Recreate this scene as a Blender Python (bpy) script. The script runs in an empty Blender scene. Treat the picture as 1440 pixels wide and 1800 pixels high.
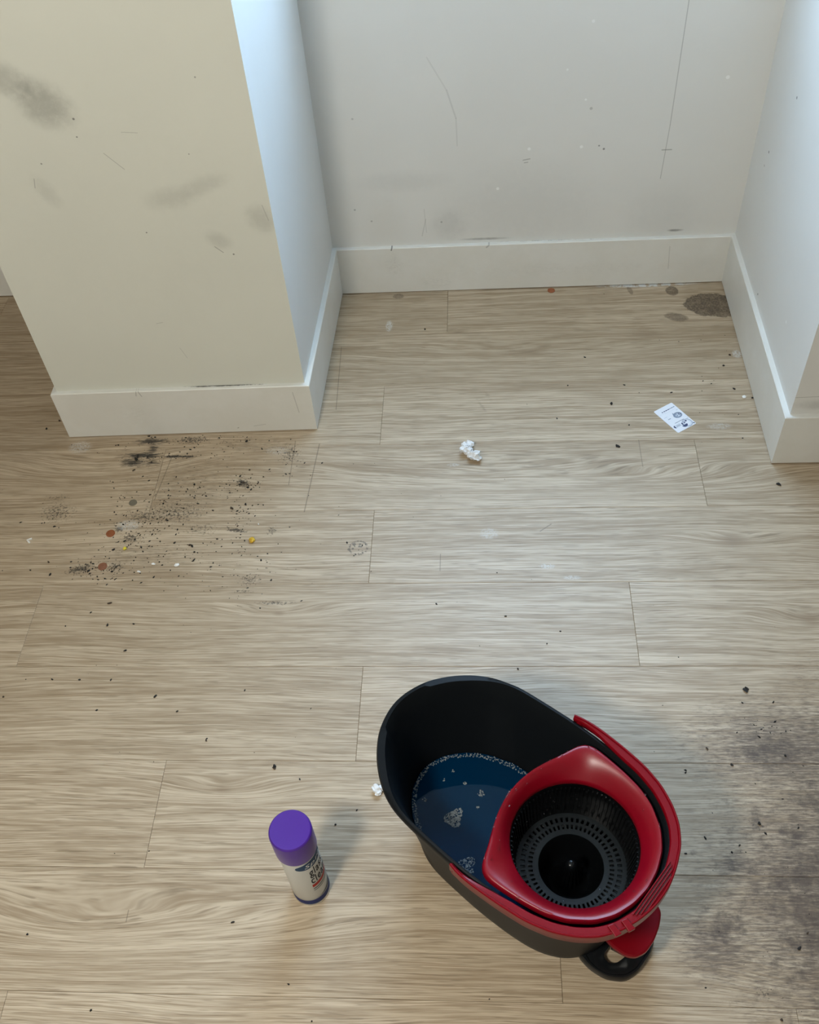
import bpy, bmesh, math, random
from mathutils import Vector, Matrix
R = math.radians
random.seed(7)
scene = bpy.context.scene
col = scene.collection

# ------------------------------------------------------------------ camera
cam_data = bpy.data.cameras.new('camera')
cam = bpy.data.objects.new('camera', cam_data)
col.objects.link(cam)
cam_data.sensor_fit = 'HORIZONTAL'
cam_data.sensor_width = 36.0
cam_data.lens = 1752.387 / 1440 * 36.0
cam_data.clip_start = 0.02
cam.location = (0.4341, -1.7139, 1.6894)
cam.rotation_euler = (0.7025, 0.06297, 0.03741)
scene.camera = cam

# ------------------------------------------------------------------ daylight sky and exposure
world = bpy.data.worlds.new('sky')
scene.world = world
world.use_nodes = True
bg = world.node_tree.nodes['Background']
bg.inputs['Color'].default_value = (0.46, 0.70, 1.0, 1)
bg.inputs['Strength'].default_value = 18.5
vs = scene.view_settings
vs.view_transform = 'Standard'
vs.look = 'None'
vs.exposure = 0.0
vs.gamma = 1.0
vs.use_curve_mapping = False
# portal in the window opening: only guides the sky light through it
WX0, WX1, WZ0, WZ1, WY = 0.10, 1.05, 1.04, 2.36, 0.60
pl = bpy.data.lights.new('window_portal', 'AREA')
pl.shape = 'RECTANGLE'
pl.size = WX1 - WX0
pl.size_y = WZ1 - WZ0
pl.cycles.is_portal = True
po = bpy.data.objects.new('window_portal', pl)
po.location = ((WX0 + WX1) / 2, WY + 0.10, (WZ0 + WZ1) / 2)
po.rotation_euler = (R(-90), 0, 0)
col.objects.link(po)

LAMP_POWER = 80.0
LAMP_COLOR = (1.0, 0.975, 0.88)

# ------------------------------------------------------------------ node helper
class NB:
    def __init__(s, name):
        s.m = bpy.data.materials.new(name)
        s.m.use_nodes = True
        s.t = s.m.node_tree
        s.bsdf = s.t.nodes['Principled BSDF']
    def n(s, typ, **kw):
        nd = s.t.nodes.new(typ)
        for k, v in kw.items():
            setattr(nd, k, v)
        return nd
    def put(s, sock, v):
        if isinstance(v, bpy.types.NodeSocket):
            s.t.links.new(v, sock)
        elif v is not None:
            if sock.type == 'RGBA' and len(v) == 3:
                v = (*v, 1)
            sock.default_value = v
    def math(s, op, a, b=None, c=None, clamp=False):
        nd = s.n('ShaderNodeMath', operation=op, use_clamp=clamp)
        s.put(nd.inputs[0], a)
        if b is not None: s.put(nd.inputs[1], b)
        if c is not None: s.put(nd.inputs[2], c)
        return nd.outputs[0]
    def add(s, a, b): return s.math('ADD', a, b)
    def sub(s, a, b): return s.math('SUBTRACT', a, b)
    def mul(s, a, b): return s.math('MULTIPLY', a, b)
    def mx(s, a, b): return s.math('MAXIMUM', a, b)
    def pos(s):
        g = s.n('ShaderNodeNewGeometry')
        sp = s.n('ShaderNodeSeparateXYZ')
        s.put(sp.inputs[0], g.outputs['Position'])
        return sp.outputs[0], sp.outputs[1], sp.outputs[2]
    def objpos(s):
        g = s.n('ShaderNodeTexCoord')
        return g.outputs['Object']
    def xyz(s, x, y, z=0.0):
        c = s.n('ShaderNodeCombineXYZ')
        s.put(c.inputs[0], x); s.put(c.inputs[1], y); s.put(c.inputs[2], z)
        return c.outputs[0]
    def noise(s, vec, scale=1.0, detail=3.0, rough=0.55):
        nd = s.n('ShaderNodeTexNoise')
        s.put(nd.inputs['Vector'], vec)
        nd.inputs['Scale'].default_value = scale
        nd.inputs['Detail'].default_value = detail
        nd.inputs['Roughness'].default_value = rough
        return nd.outputs['Fac']
    def ss(s, v, lo, hi):          # smoothstep
        nd = s.n('ShaderNodeMapRange', interpolation_type='SMOOTHSTEP')
        s.put(nd.inputs[0], v)
        nd.inputs[1].default_value = lo; nd.inputs[2].default_value = hi
        return nd.outputs[0]
    def rng(s, v, a, b, c, d):
        nd = s.n('ShaderNodeMapRange')
        s.put(nd.inputs[0], v)
        for i, q in enumerate((a, b, c, d)): nd.inputs[i + 1].default_value = q
        return nd.outputs[0]
    def mix(s, f, a, b):
        nd = s.n('ShaderNodeMix', data_type='RGBA')
        s.put(nd.inputs[0], f); s.put(nd.inputs[6], a); s.put(nd.inputs[7], b)
        return nd.outputs[2]
    def ell2(s, X, Y, cx, cy, rx, ry, ang=0.0):   # squared elliptical distance
        dx = s.sub(X, cx); dy = s.sub(Y, cy)
        if ang:
            c, q = math.cos(ang), math.sin(ang)
            dx, dy = s.add(s.mul(dx, c), s.mul(dy, q)), s.sub(s.mul(dy, c), s.mul(dx, q))
        a = s.mul(dx, 1 / rx); b = s.mul(dy, 1 / ry)
        return s.add(s.mul(a, a), s.mul(b, b))
    def gell(s, X, Y, cx, cy, rx, ry, ang=0.0):     # soft elliptical spot, 1 in the middle
        key = (X.node.name, X.name, Y.node.name, Y.name)
        if not hasattr(s, 'pv'): s.pv = {}
        if key not in s.pv: s.pv[key] = s.xyz(X, Y, 0.0)
        mp = s.n('ShaderNodeMapping', vector_type='TEXTURE')
        s.put(mp.inputs['Vector'], s.pv[key])
        mp.inputs['Location'].default_value = (cx, cy, 0)
        mp.inputs['Rotation'].default_value = (0, 0, ang)
        mp.inputs['Scale'].default_value = (1.75 * rx, 1.75 * ry, 1)
        g = s.n('ShaderNodeTexGradient', gradient_type='SPHERICAL')
        s.put(g.inputs['Vector'], mp.outputs[0])
        return s.ss(g.outputs['Fac'], 0.0, 1.0)
    def seg(s, X, Y, ax, ay, bx, by, w, soft=0.5):   # line mark from a to b, half width w
        L = math.hypot(bx - ax, by - ay); ux, uy = (bx - ax) / L, (by - ay) / L
        dx = s.sub(X, ax); dy = s.sub(Y, ay)
        t = s.add(s.mul(dx, ux), s.mul(dy, uy))
        d = s.math('ABSOLUTE', s.sub(s.mul(dy, ux), s.mul(dx, uy)))
        over = s.mx(s.sub(t, L), s.mx(s.mul(t, -1.0), 0.0))
        return s.sub(1.0, s.ss(s.add(d, over), w * (1 - soft), w * (1 + soft)))
    def bump(s, h, strength=0.2, dist=0.001):
        b = s.n('ShaderNodeBump')
        b.inputs['Strength'].default_value = strength
        b.inputs['Distance'].default_value = dist
        s.put(b.inputs['Height'], h)
        s.put(s.bsdf.inputs['Normal'], b.outputs[0])
    def out(s, color=None, rough=None, **kw):
        if color is not None: s.put(s.bsdf.inputs['Base Color'], color)
        if rough is not None: s.put(s.bsdf.inputs['Roughness'], rough)
        for k, v in kw.items():
            s.put(s.bsdf.inputs[k.replace('_', ' ')], v)
        return s.m

# ------------------------------------------------------------------ mesh helper
class MB:
    def __init__(s): s.v = []; s.f = []
    def ring(s, pts):
        i = len(s.v); s.v += [tuple(p) for p in pts]; return list(range(i, i + len(pts)))
    def bridge(s, a, b, closed=True):
        n = len(a)
        for i in range(n if closed else n - 1):
            j = (i + 1) % n
            s.f.append((a[i], a[j], b[j], b[i]))
    def cap(s, a, flip=False): s.f.append(tuple(reversed(a)) if flip else tuple(a))
    def loft(s, rings, cap0=True, cap1=True, closed=True):
        ids = [s.ring(r) for r in rings]
        for a, b in zip(ids, ids[1:]): s.bridge(a, b, closed)
        if cap0: s.cap(ids[0], True)
        if cap1: s.cap(ids[-1])
        return ids
    def lathe(s, prof, n=48, cx=0.0, cy=0.0, cap0=False, cap1=False):
        return s.loft([[(cx + r * math.cos(2 * math.pi * k / n), cy + r * math.sin(2 * math.pi * k / n), z) for k in range(n)] for r, z in prof], cap0, cap1)
    def prism(s, poly, z0, z1):
        return s.loft([[(x, y, z0) for x, y in poly], [(x, y, z1) for x, y in poly]])
    def box(s, x0, x1, y0, y1, z0, z1):
        return s.prism([(x0, y0), (x1, y0), (x1, y1), (x0, y1)], z0, z1)
    def build(s, name, mat, parent=None, smooth=False, bevel=0, angle=40, seg=2):
        me = bpy.data.meshes.new(name)
        me.from_pydata(s.v, [], s.f)
        bm = bmesh.new(); bm.from_mesh(me)
        bmesh.ops.recalc_face_normals(bm, faces=bm.faces)
        bm.to_mesh(me); bm.free()
        return link(name, me, mat, parent, smooth, bevel, angle, seg)

def link(name, me, mat, parent=None, smooth=False, bevel=0, angle=40, seg=2):
    o = bpy.data.objects.new(name, me)
    col.objects.link(o)
    if mat is not None and not me.materials: me.materials.append(mat)
    if parent is not None: o.parent = parent
    if smooth:
        for p in me.polygons: p.use_smooth = True
        me.set_sharp_from_angle(angle=R(angle))
    if bevel:
        b = o.modifiers.new('bevel', 'BEVEL')
        b.width = bevel; b.segments = seg; b.limit_method = 'ANGLE'; b.angle_limit = R(35)
    return o

def tag(o, label=None, cat=None, group=None, kind=None):
    if label: o['label'] = label
    if cat: o['category'] = cat
    if group: o['group'] = group
    if kind: o['kind'] = kind
    return o
def empty(name, loc=(0, 0, 0), rz=0.0):
    o = bpy.data.objects.new(name, None)
    o.location = loc; o.rotation_euler = (0, 0, rz); o.empty_display_size = 0.05
    col.objects.link(o)
    return o

def offset_poly(pts, d):
    """move every vertex of a closed polyline inwards (counter-clockwise polygon) by d (number or list)"""
    n = len(pts); out = []
    for i in range(n):
        a, b, c = pts[i - 1], pts[i], pts[(i + 1) % n]
        tx, ty = c[0] - a[0], c[1] - a[1]
        l = math.hypot(tx, ty) or 1
        k = d[i] if isinstance(d, (list, tuple)) else d
        out.append((b[0] - ty / l * k, b[1] + tx / l * k))
    return out
def resample(pts, n, closed=True):
    P = list(pts) + ([pts[0]] if closed else [])
    acc = [0.0]
    for a, b in zip(P, P[1:]): acc.append(acc[-1] + math.dist(a, b))
    out = []; m = n if closed else n - 1
    j = 0
    for k in range(n):
        t = acc[-1] * k / m
        while j < len(acc) - 2 and acc[j + 1] < t: j += 1
        f = (t - acc[j]) / ((acc[j + 1] - acc[j]) or 1)
        out.append(tuple(P[j][i] + (P[j + 1][i] - P[j][i]) * f for i in range(len(P[j]))))
    return out
def smooth_closed(pts, it=3):
    for _ in range(it):
        n = len(pts)
        pts = [tuple(0.25 * pts[i - 1][k] + 0.5 * pts[i][k] + 0.25 * pts[(i + 1) % n][k] for k in range(2)) for i in range(n)]
    return pts
def mirrored(half):
    """half outline (u, v>=0) from +u tip to -u end -> closed counter-clockwise outline"""
    return [(u, v) for u, v in half] + [(u, -v) for u, v in reversed(half) if v > 1e-6]

# ------------------------------------------------------------------ materials
def plain(name, color, rough=0.5, nscale=0, namp=0.0, spec=0.5, metal=0.0, bumpk=0.0, coat=0.0):
    b = NB(name)
    c = color
    if nscale:
        f = b.noise(b.objpos(), nscale, 4, 0.6)
        c = b.mix(f, tuple(q * (1 - namp) for q in color), tuple(min(1, q * (1 + namp)) for q in color))
        if bumpk: b.bump(f, bumpk, 0.0005)
    return b.out(c, rough, Specular_IOR_Level=spec, Metallic=metal, Coat_Weight=coat)

def wood_material():
    b = NB('oak_vinyl_plank')
    X, Y, Z = b.pos()
    oi = b.n('ShaderNodeObjectInfo').outputs['Object Index']
    # growth field: stretched along the board, bulging round the knots
    wob = b.noise(b.xyz(b.add(b.mul(X, 1.6), b.mul(oi, 5.37)), b.mul(Y, 7.0), oi), 1, 2, 0.5)
    F = b.add(Y, b.mul(b.sub(wob, 0.5), 0.045))
    knots = [(-0.0445, -0.9432, 0.10, 0.022, 0.022), (0.0127, -0.556, 0.12, 0.022, 0.024), (0.9656, -0.3757, 0.10, 0.02, 0.02),
             (1.0802, -0.5784, 0.08, 0.025, 0.022), (0.45, -0.187, 0.42, 0.055, 0.045), (-0.22, -1.198, 0.35, 0.055, 0.05),
             (0.88, -0.213, 0.3, 0.04, 0.03), (0.9557, -1.2543, 0.12, 0.03, 0.025), (-0.47, -0.15, 0.2, 0.05, 0.04), (0.55, 0.22, 0.35, 0.05, 0.035)]
    core = None
    for kx, ky, sx, sy, a in knots:
        F = b.add(F, b.mul(b.gell(X, Y, kx, ky, sx, sy), a))
    for kx, ky, rx, ry in ((-0.0445, -0.9432, 0.016, 0.006), (0.0127, -0.556, 0.012, 0.005), (0.9656, -0.3757, 0.03, 0.018), (1.0802, -0.5784, 0.022, 0.014), (0.9557, -1.2543, 0.03, 0.02), (0.55, 0.24, 0.05, 0.012), (0.86, 0.30, 0.04, 0.01), (0.75, -0.14, 0.05, 0.008)):
        g = b.gell(X, Y, kx, ky, rx, ry)
        core = g if core is None else b.mx(core, g)
    xo = b.add(X, b.mul(oi, 3.17))
    g1 = b.noise(b.xyz(b.mul(xo, 3.0), b.mul(F, 190), oi), 1, 3, 0.6)
    g2 = b.noise(b.xyz(b.mul(xo, 11.0), b.mul(F, 520), b.add(oi, 3.3)), 1, 2, 0.6)
    g3 = b.noise(b.xyz(b.mul(xo, 0.9), b.mul(F, 42), b.add(oi, 9.1)), 1, 3, 0.55)
    cl = b.noise(b.xyz(b.mul(xo, 3.2), b.mul(F, 16), b.add(oi, 1.7)), 1, 3, 0.65)
    v = b.add(b.add(b.mul(g1, 0.30), b.mul(g2, 0.46)), b.mul(g3, 0.28))
    v = b.ss(v, 0.39, 0.67)
    c = b.mix(v, (0.305, 0.220, 0.136), (0.605, 0.492, 0.356))
    c = b.mix(b.mul(b.ss(cl, 0.50, 0.74), 0.36), c, (0.265, 0.187, 0.110))
    pores = b.mul(b.ss(b.noise(b.xyz(b.mul(xo, 18.0), b.mul(F, 560), b.add(oi, 6.6)), 1, 1, 0.6), 0.58, 0.70), 0.55)
    c = b.mix(pores, c, (0.17, 0.120, 0.070))
    c = b.mix(b.mul(core, 0.55), c, (0.20, 0.13, 0.075))
    # each board has a slightly different print
    tone = b.math('FRACT', b.mul(oi, 0.6180339))
    c = b.mix(b.mul(tone, 0.16), c, (0.30, 0.225, 0.14))
    # ---- wear, dirt and stains (their own shapes on the boards)
    n1 = b.noise(b.xyz(b.mul(X, 45.0), b.mul(Y, 300.0), 0.0), 1, 3, 0.7)
    n2 = b.noise(b.xyz(X, Y, 4.0), 190, 3, 0.7)
    n3 = b.noise(b.xyz(X, Y, 8.0), 34, 4, 0.7)
    def dirt(c, lst, nz, lo, hi, colr, k):
        m = None
        for e in lst:
            g = b.mul(b.gell(X, Y, *e[:4], e[4] if len(e) > 4 else 0.0), e[5] if len(e) > 5 else 1.0)
            m = g if m is None else b.mx(m, g)
        return b.mix(b.mul(b.ss(b.add(m, b.mul(b.sub(nz, 0.5), 2.4)), lo, hi), b.mul(b.ss(m, 0.08, 0.3), k)), c, colr)
    # broad trodden-in grime behind the bucket and faint grey veil in front of the pillar
    c = dirt(c, [(1.02, -1.13, 0.22, 0.24), (1.0, -0.86, 0.20, 0.11, 0, 0.9), (0.80, -1.20, 0.07, 0.06, 0, 0.9), (1.15, -1.05, 0.2, 0.35), (0.86, -1.07, 0.06, 0.03, 0, 0.8)], n1, 0.12, 1.15, (0.105, 0.075, 0.056), 0.88)
    c = dirt(c, [(1.0, -1.12, 0.22, 0.26, 0, 0.9), (0.82, -1.17, 0.06, 0.05), (0.95, -0.86, 0.08, 0.05), (1.02, -0.95, 0.06, 0.05)], n3, 0.52, 1.25, (0.07, 0.05, 0.038), 0.75)
    c = dirt(c, [(0.95, -0.82, 0.03, 0.014), (0.90, -1.0, 0.03, 0.02), (0.86, -1.27, 0.03, 0.02), (1.02, -1.1, 0.2, 0.2, 0, 0.8)], n2, 0.98, 1.35, (0.035, 0.026, 0.022), 0.85)
    c = dirt(c, [(-0.25, -0.20, 0.24, 0.18), (-0.10, -0.07, 0.2, 0.05), (-0.3, -0.4, 0.2, 0.06)], n1, 0.75, 1.5, (0.10, 0.078, 0.055), 0.55)
    # soot smudges, dragged along the grain
    c = dirt(c, [(-0.375, -0.098, 0.05, 0.009), (-0.392, -0.122, 0.032, 0.016, 0, 0.9), (-0.36, -0.052, 0.045, 0.012, 0, 0.9), (-0.29, -0.104, 0.05, 0.004), (-0.352, -0.08, 0.014, 0.026, 0, 0.8), (-0.345, -0.125, 0.02, 0.012, 0, 0.7)], n1, 0.26, 0.9, (0.018, 0.016, 0.014), 0.92)
    c = dirt(c, [(-0.355, -0.103, 0.012, 0.012, 0.6), (-0.115, -0.192, 0.020, 0.012, -0.5), (-0.535, -0.275, 0.05, 0.035, 0, 0.62), (-0.545, -0.232, 0.035, 0.02, 0, 0.5), (-0.440, -0.437, 0.035, 0.014, 0.3, 0.9), (-0.345, -0.352, 0.026, 0.014, 0, 0.8), (-0.378, -0.325, 0.010, 0.012), (-0.015, -0.10, 0.03, 0.04, 0, 0.62), (-0.11, -0.333, 0.03, 0.006, -0.2), (-0.03, -0.335, 0.014, 0.014, 0, 0.7), (-0.26, -0.05, 0.05, 0.014, 0, 0.8), (-0.26, -0.28, 0.09, 0.04, 0, 0.6), (-0.33, -0.29, 0.05, 0.02, 0, 0.7), (-0.362, -0.43, 0.02, 0.012, 0, 0.8), (0.0, -0.53, 0.05, 0.006, 0, 0.7), (-0.07, -0.50, 0.03, 0.005, 0, 0.6), (-0.06, -0.47, 0.03, 0.02, 0, .6), (-0.19, -0.33, 0.05, 0.02, 0, 0.55)], n2, 0.40, 0.95, (0.028, 0.023, 0.018), 0.85)
    c = dirt(c, [(0.437, 0.05, 0.006, 0.035, 0.45, 0.9), (0.455, 0.08, 0.008, 0.03, 0.5, 0.7)], n1, 0.5, 1.2, (0.12, 0.085, 0.06), 0.6)
    # round doodle-like scuff: a broken ring with dots
    r2 = b.math('SQRT', b.ell2(X, Y, 0.1665, -0.386, 0.0215, 0.021))
    ringm = b.sub(1.0, b.ss(b.math('ABSOLUTE', b.sub(r2, 0.9)), 0.02, 0.16))
    ringm = b.mul(ringm, b.ss(n2, 0.42, 0.56))
    for dx, dy, rr in ((-0.010, 0.010, 0.0045), (-0.012, -0.002, 0.003), (0.003, 0.010, 0.003), (0.002, 0.004, 0.003), (-0.02, -0.004, 0.004), (0.006, 0.003, 0.0025)):
        ringm = b.mx(ringm, b.mul(b.ss(b.gell(X, Y, 0.1665 + dx, -0.386 + dy, rr, rr), 0.3, 0.7), 0.9))
    c = b.mix(b.mul(ringm, 0.72), c, (0.06, 0.05, 0.04))
    # dried glue in the alcove corner
    e = b.ell2(X, Y, 1.045, 0.412, 0.078, 0.050, -0.12)
    gl = b.ss(b.add(b.sub(1.0, e), b.mul(b.sub(n3, 0.5), 1.3)), -0.02, 0.14)
    gl = b.mx(gl, b.mul(b.ss(b.add(b.sub(1.0, b.ell2(X, Y, 0.948, 0.476, 0.018, 0.022)), b.mul(b.sub(n3, 0.5), 1.0)), 0.0, 0.3), 0.85))
    gl = b.mx(gl, b.mul(b.ss(b.add(b.sub(1.0, b.ell2(X, Y, 0.945, 0.366, 0.034, 0.018, -0.3)), b.mul(b.sub(n3, 0.5), 1.2)), 0.0, 0.5), 0.7))
    gl = b.mx(gl, b.mul(b.ss(b.sub(1.0, b.ell2(X, Y, 0.838, 0.484, 0.007, 0.022, 0.2)), 0.0, 0.4), 0.6))
    gl = b.mx(gl, b.mul(b.ss(b.add(b.sub(1.0, b.ell2(X, Y, 0.215, 0.485, 0.016, 0.012)), b.mul(b.sub(n3, 0.5), 1.2)), 0.0, 0.4), 0.7))
    gcol = b.mix(b.ss(b.add(b.mul(n2, 0.6), b.mul(n3, 0.4)), 0.42, 0.60), (0.060, 0.040, 0.024), (0.20, 0.15, 0.10))
    c = b.mix(b.mul(gl, 0.9), c, gcol)
    # white paint and plaster residue
    wh = b.mul(b.ss(b.gell(X, Y, 0.88, 0.505, 0.15, 0.012), 0.35, 0.8), b.ss(n3, 0.42, 0.55))
    for ex, ey, rx, ry, k in ((0.196, 0.36, 0.010, 0.024, 0.9), (1.073, 0.217, 0.013, 0.016, 0.75), (-0.535, -0.068, 0.03, 0.022, 0.5), (-0.36, -0.315, 0.03, 0.016, 0.6), (0.45, -0.35, 0.022, 0.016, 0.4), (0.57, -0.44, 0.018, 0.008, 0.5), (0.62, -0.47, 0.02, 0.006, 0.45), (0.99, -0.035, 0.03, 0.012, 0.35), (0.37, -0.145, 0.015, 0.006, 0.4), (-0.05, -0.09, 0.03, 0.015, 0.35)):
        wh = b.mx(wh, b.mul(b.mul(b.ss(b.gell(X, Y, ex, ey, rx, ry), 0.25, 0.8), b.ss(n2, 0.36, 0.6)), k))
    c = b.mix(wh, c, (0.62, 0.61, 0.58))
    # long scratches and pencil lines
    sc = b.seg(X, Y, 0.075, 0.279, 0.081, 0.046, 0.0009)
    for q in ((0.051, -0.07, 0.037, -0.282, 0.0012), (-0.008, -0.06, -0.008, -0.2, 0.0009), (-0.30, -0.10, -0.315, -0.24, 0.001), (0.345, -0.405, 0.345, -0.45, 0.0008), (-0.17, -1.16, -0.17, -1.18, 0.0008), (0.56, -0.345, 0.585, -0.325, 0.0012), (0.80, -0.075, 0.80, -0.16, 0.0008)):
        sc = b.mx(sc, b.seg(X, Y, *q))
    c = b.mix(b.mul(sc, 0.55), c, (0.10, 0.075, 0.05))
    b.bump(b.noise(b.xyz(b.mul(X, 9.0), b.mul(Y, 330.0), oi), 1, 2, 0.6), 0.25, 0.0005)
    ro = b.rng(v, 0, 1, 0.50, 0.41)
    return b.out(c, ro, Specular_IOR_Level=0.5)
M_WOOD = wood_material()

def wall_material(name, base, plane, smudges=(), lines=(), dots=(), rough=0.6):
    b = NB(name)
    X, Y, Z = b.pos()
    A = X if plane == 'x' else Y
    n1 = b.noise(b.xyz(X, Y, Z), 3.0, 4, 0.6)
    n2 = b.noise(b.xyz(X, Y, Z), 45.0, 4, 0.7)
    c = b.mix(b.ss(n1, 0.3, 0.75), tuple(q * 0.965 for q in base), base)
    for cx, cz, rx, rz, ang, k, colr in smudges:
        g = b.gell(A, Z, cx, cz, rx, rz, ang)
        c = b.mix(b.mul(b.ss(b.mul(g, b.add(n2, 0.35)), 0.12, 0.9), k), c, colr)
    for ax, az, bx, bz, w, k, colr in lines:
        c = b.mix(b.mul(b.seg(A, Z, ax, az, bx, bz, w), k), c, colr)
    hd = b.mul(n2, 0.15)
    for cx, cz, r, k, colr in dots:
        g = b.ss(b.gell(A, Z, cx, cz, r, r), 0.3, 0.7)
        c = b.mix(b.mul(g, k), c, colr)
    roller = b.noise(b.xyz(X, Y, Z), 420.0, 2, 0.5)
    b.bump(roller, 0.06, 0.0006)
    return b.out(c, rough, Specular_IOR_Level=0.35)

GREY = (0.17, 0.165, 0.145); DK = (0.05, 0.045, 0.04); LT = (0.86, 0.86, 0.84)
CREAM = (0.695, 0.692, 0.615)
WHITE = (0.72, 0.71, 0.675)
M_PILLAR = wall_material('pillar_paint', CREAM, 'x', [
    (-0.345, 0.835, 0.055, 0.045, -0.6, 0.48, GREY), (-0.40, 0.885, 0.06, 0.032, -0.5, 0.36, GREY), (-0.16, 0.635, 0.06, 0.026, 0.15, 0.20, GREY),
    (-0.09, 0.66, 0.05, 0.02, 0.25, 0.18, GREY), (0.005, 0.58, 0.03, 0.035, 0.5, 0.25, GREY), (-0.09, 0.535, 0.03, 0.02, -0.6, 0.20, GREY),
    (-0.40, 0.66, 0.02, 0.04, 0.4, 0.15, GREY), (-0.25, 0.60, 0.25, 0.3, 0, 0.10, (0.45, 0.44, 0.37))],
    [(-0.265, 0.735, -0.235, 0.70, 0.0006, 0.5, GREY), (-0.22, 0.775, -0.19, 0.772, 0.0006, 0.35, GREY), (-0.10, 0.52, -0.085, 0.505, 0.0008, 0.5, DK),
     (-0.42, 0.67, -0.415, 0.69, 0.0006, 0.5, DK), (-0.225, 0.23, -0.235, 0.26, 0.0006, 0.3, GREY), (-0.27, 0.33, -0.255, 0.333, 0.0006, 0.4, GREY), (0.013, 0.61, 0.020, 0.575, 0.0009, 0.25, DK)],
    [(-0.30, 0.805, 0.0025, 0.7, DK), (-0.305, 0.77, 0.0018, 0.7, DK), (-0.065, 0.50, 0.0022, 0.7, DK), (-0.23, 0.56, 0.0018, 0.7, DK), (-0.06, 0.87, 0.002, 0.5, DK), (-0.39, 0.72, 0.002, 0.6, DK), (-0.105, 0.725, 0.0016, 0.5, DK)])
M_PSIDE = wall_material('pillar_side_paint', WHITE, 'y')
M_BACK = wall_material('back_wall_paint', WHITE, 'x', [
    (0.25, 0.33, 0.12, 0.03, 0, 0.10, GREY), (0.36, 0.20, 0.05, 0.05, 0.3, 0.14, GREY), (0.55, 0.25, 0.2, 0.12, 0, 0.08, GREY), (0.9, 0.2, 0.1, 0.1, 0, 0.08, GREY), (0.2, 0.2, 0.05, 0.1, 0, 0.1, (0.5, 0.44, 0.33)), (0.94, 0.16, 0.02, 0.004, 0, 0.6, DK), (0.45, 0.155, 0.06, 0.004, 0, 0.45, DK)],
    [(0.89, 0.76, 0.888, 0.45, 0.0010, 0.55, (0.26, 0.25, 0.23)), (0.888, 0.45, 0.883, 0.31, 0.0009, 0.45, GREY), (0.877, 0.387, 0.90, 0.387, 0.0016, 0.5, GREY),
     (0.323, 0.638, 0.365, 0.56, 0.0016, 0.14, GREY), (0.365, 0.56, 0.385, 0.49, 0.0018, 0.20, GREY), (0.385, 0.49, 0.386, 0.42, 0.0016, 0.16, GREY),
     (0.545, 0.375, 0.562, 0.378, 0.0014, 0.5, GREY), (0.548, 0.368, 0.557, 0.369, 0.0012, 0.5, GREY), (0.288, 0.17, 0.30, 0.22, 0.0012, 0.25, GREY), (0.30, 0.18, 0.297, 0.25, 0.001, 0.2, GREY)],
    [(0.484, 0.300, 0.0045, 0.8, LT), (0.559, 0.404, 0.0045, 0.8, LT), (0.684, 0.404, 0.0045, 0.8, LT), (1.002, 0.560, 0.005, 0.8, LT), (0.686, 0.522, 0.003, 0.8, LT), (0.70, 0.50, 0.004, 0.4, GREY), (0.64, 0.595, 0.003, 0.6, LT), (0.69, 0.70, 0.004, 0.6, LT),
     (0.738, 0.396, 0.003, 0.7, DK), (0.726, 0.405, 0.0025, 0.6, DK), (0.12, 0.255, 0.003, 0.4, DK), (0.16, 0.22, 0.003, 0.35, DK), (0.14, 0.50, 0.003, 0.3, DK), (0.34, 0.21, 0.003, 0.4, DK)])
M_RIGHT = wall_material('right_wall_paint', WHITE, 'y', [], [], [(0.02, 0.26, 0.004, 0.8, LT), (0.24, 0.165, 0.003, 0.85, DK), (0.40, 0.44, 0.0035, 0.8, DK), (0.41, 0.40, 0.003, 0.5, DK), (0.30, 0.62, 0.0035, 0.8, DK)])
M_PIER = wall_material('pier_paint', WHITE, 'x', [(1.15, 0.17, 0.05, 0.015, 0, 0.25, GREY)], [(1.09, 0.192, 1.16, 0.194, 0.0007, 0.5, GREY)])
M_ROOM = wall_material('room_paint', (0.38, 0.365, 0.33), 'x')
M_CEIL = wall_material('ceiling_paint', (0.50, 0.49, 0.465), 'x')

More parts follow.
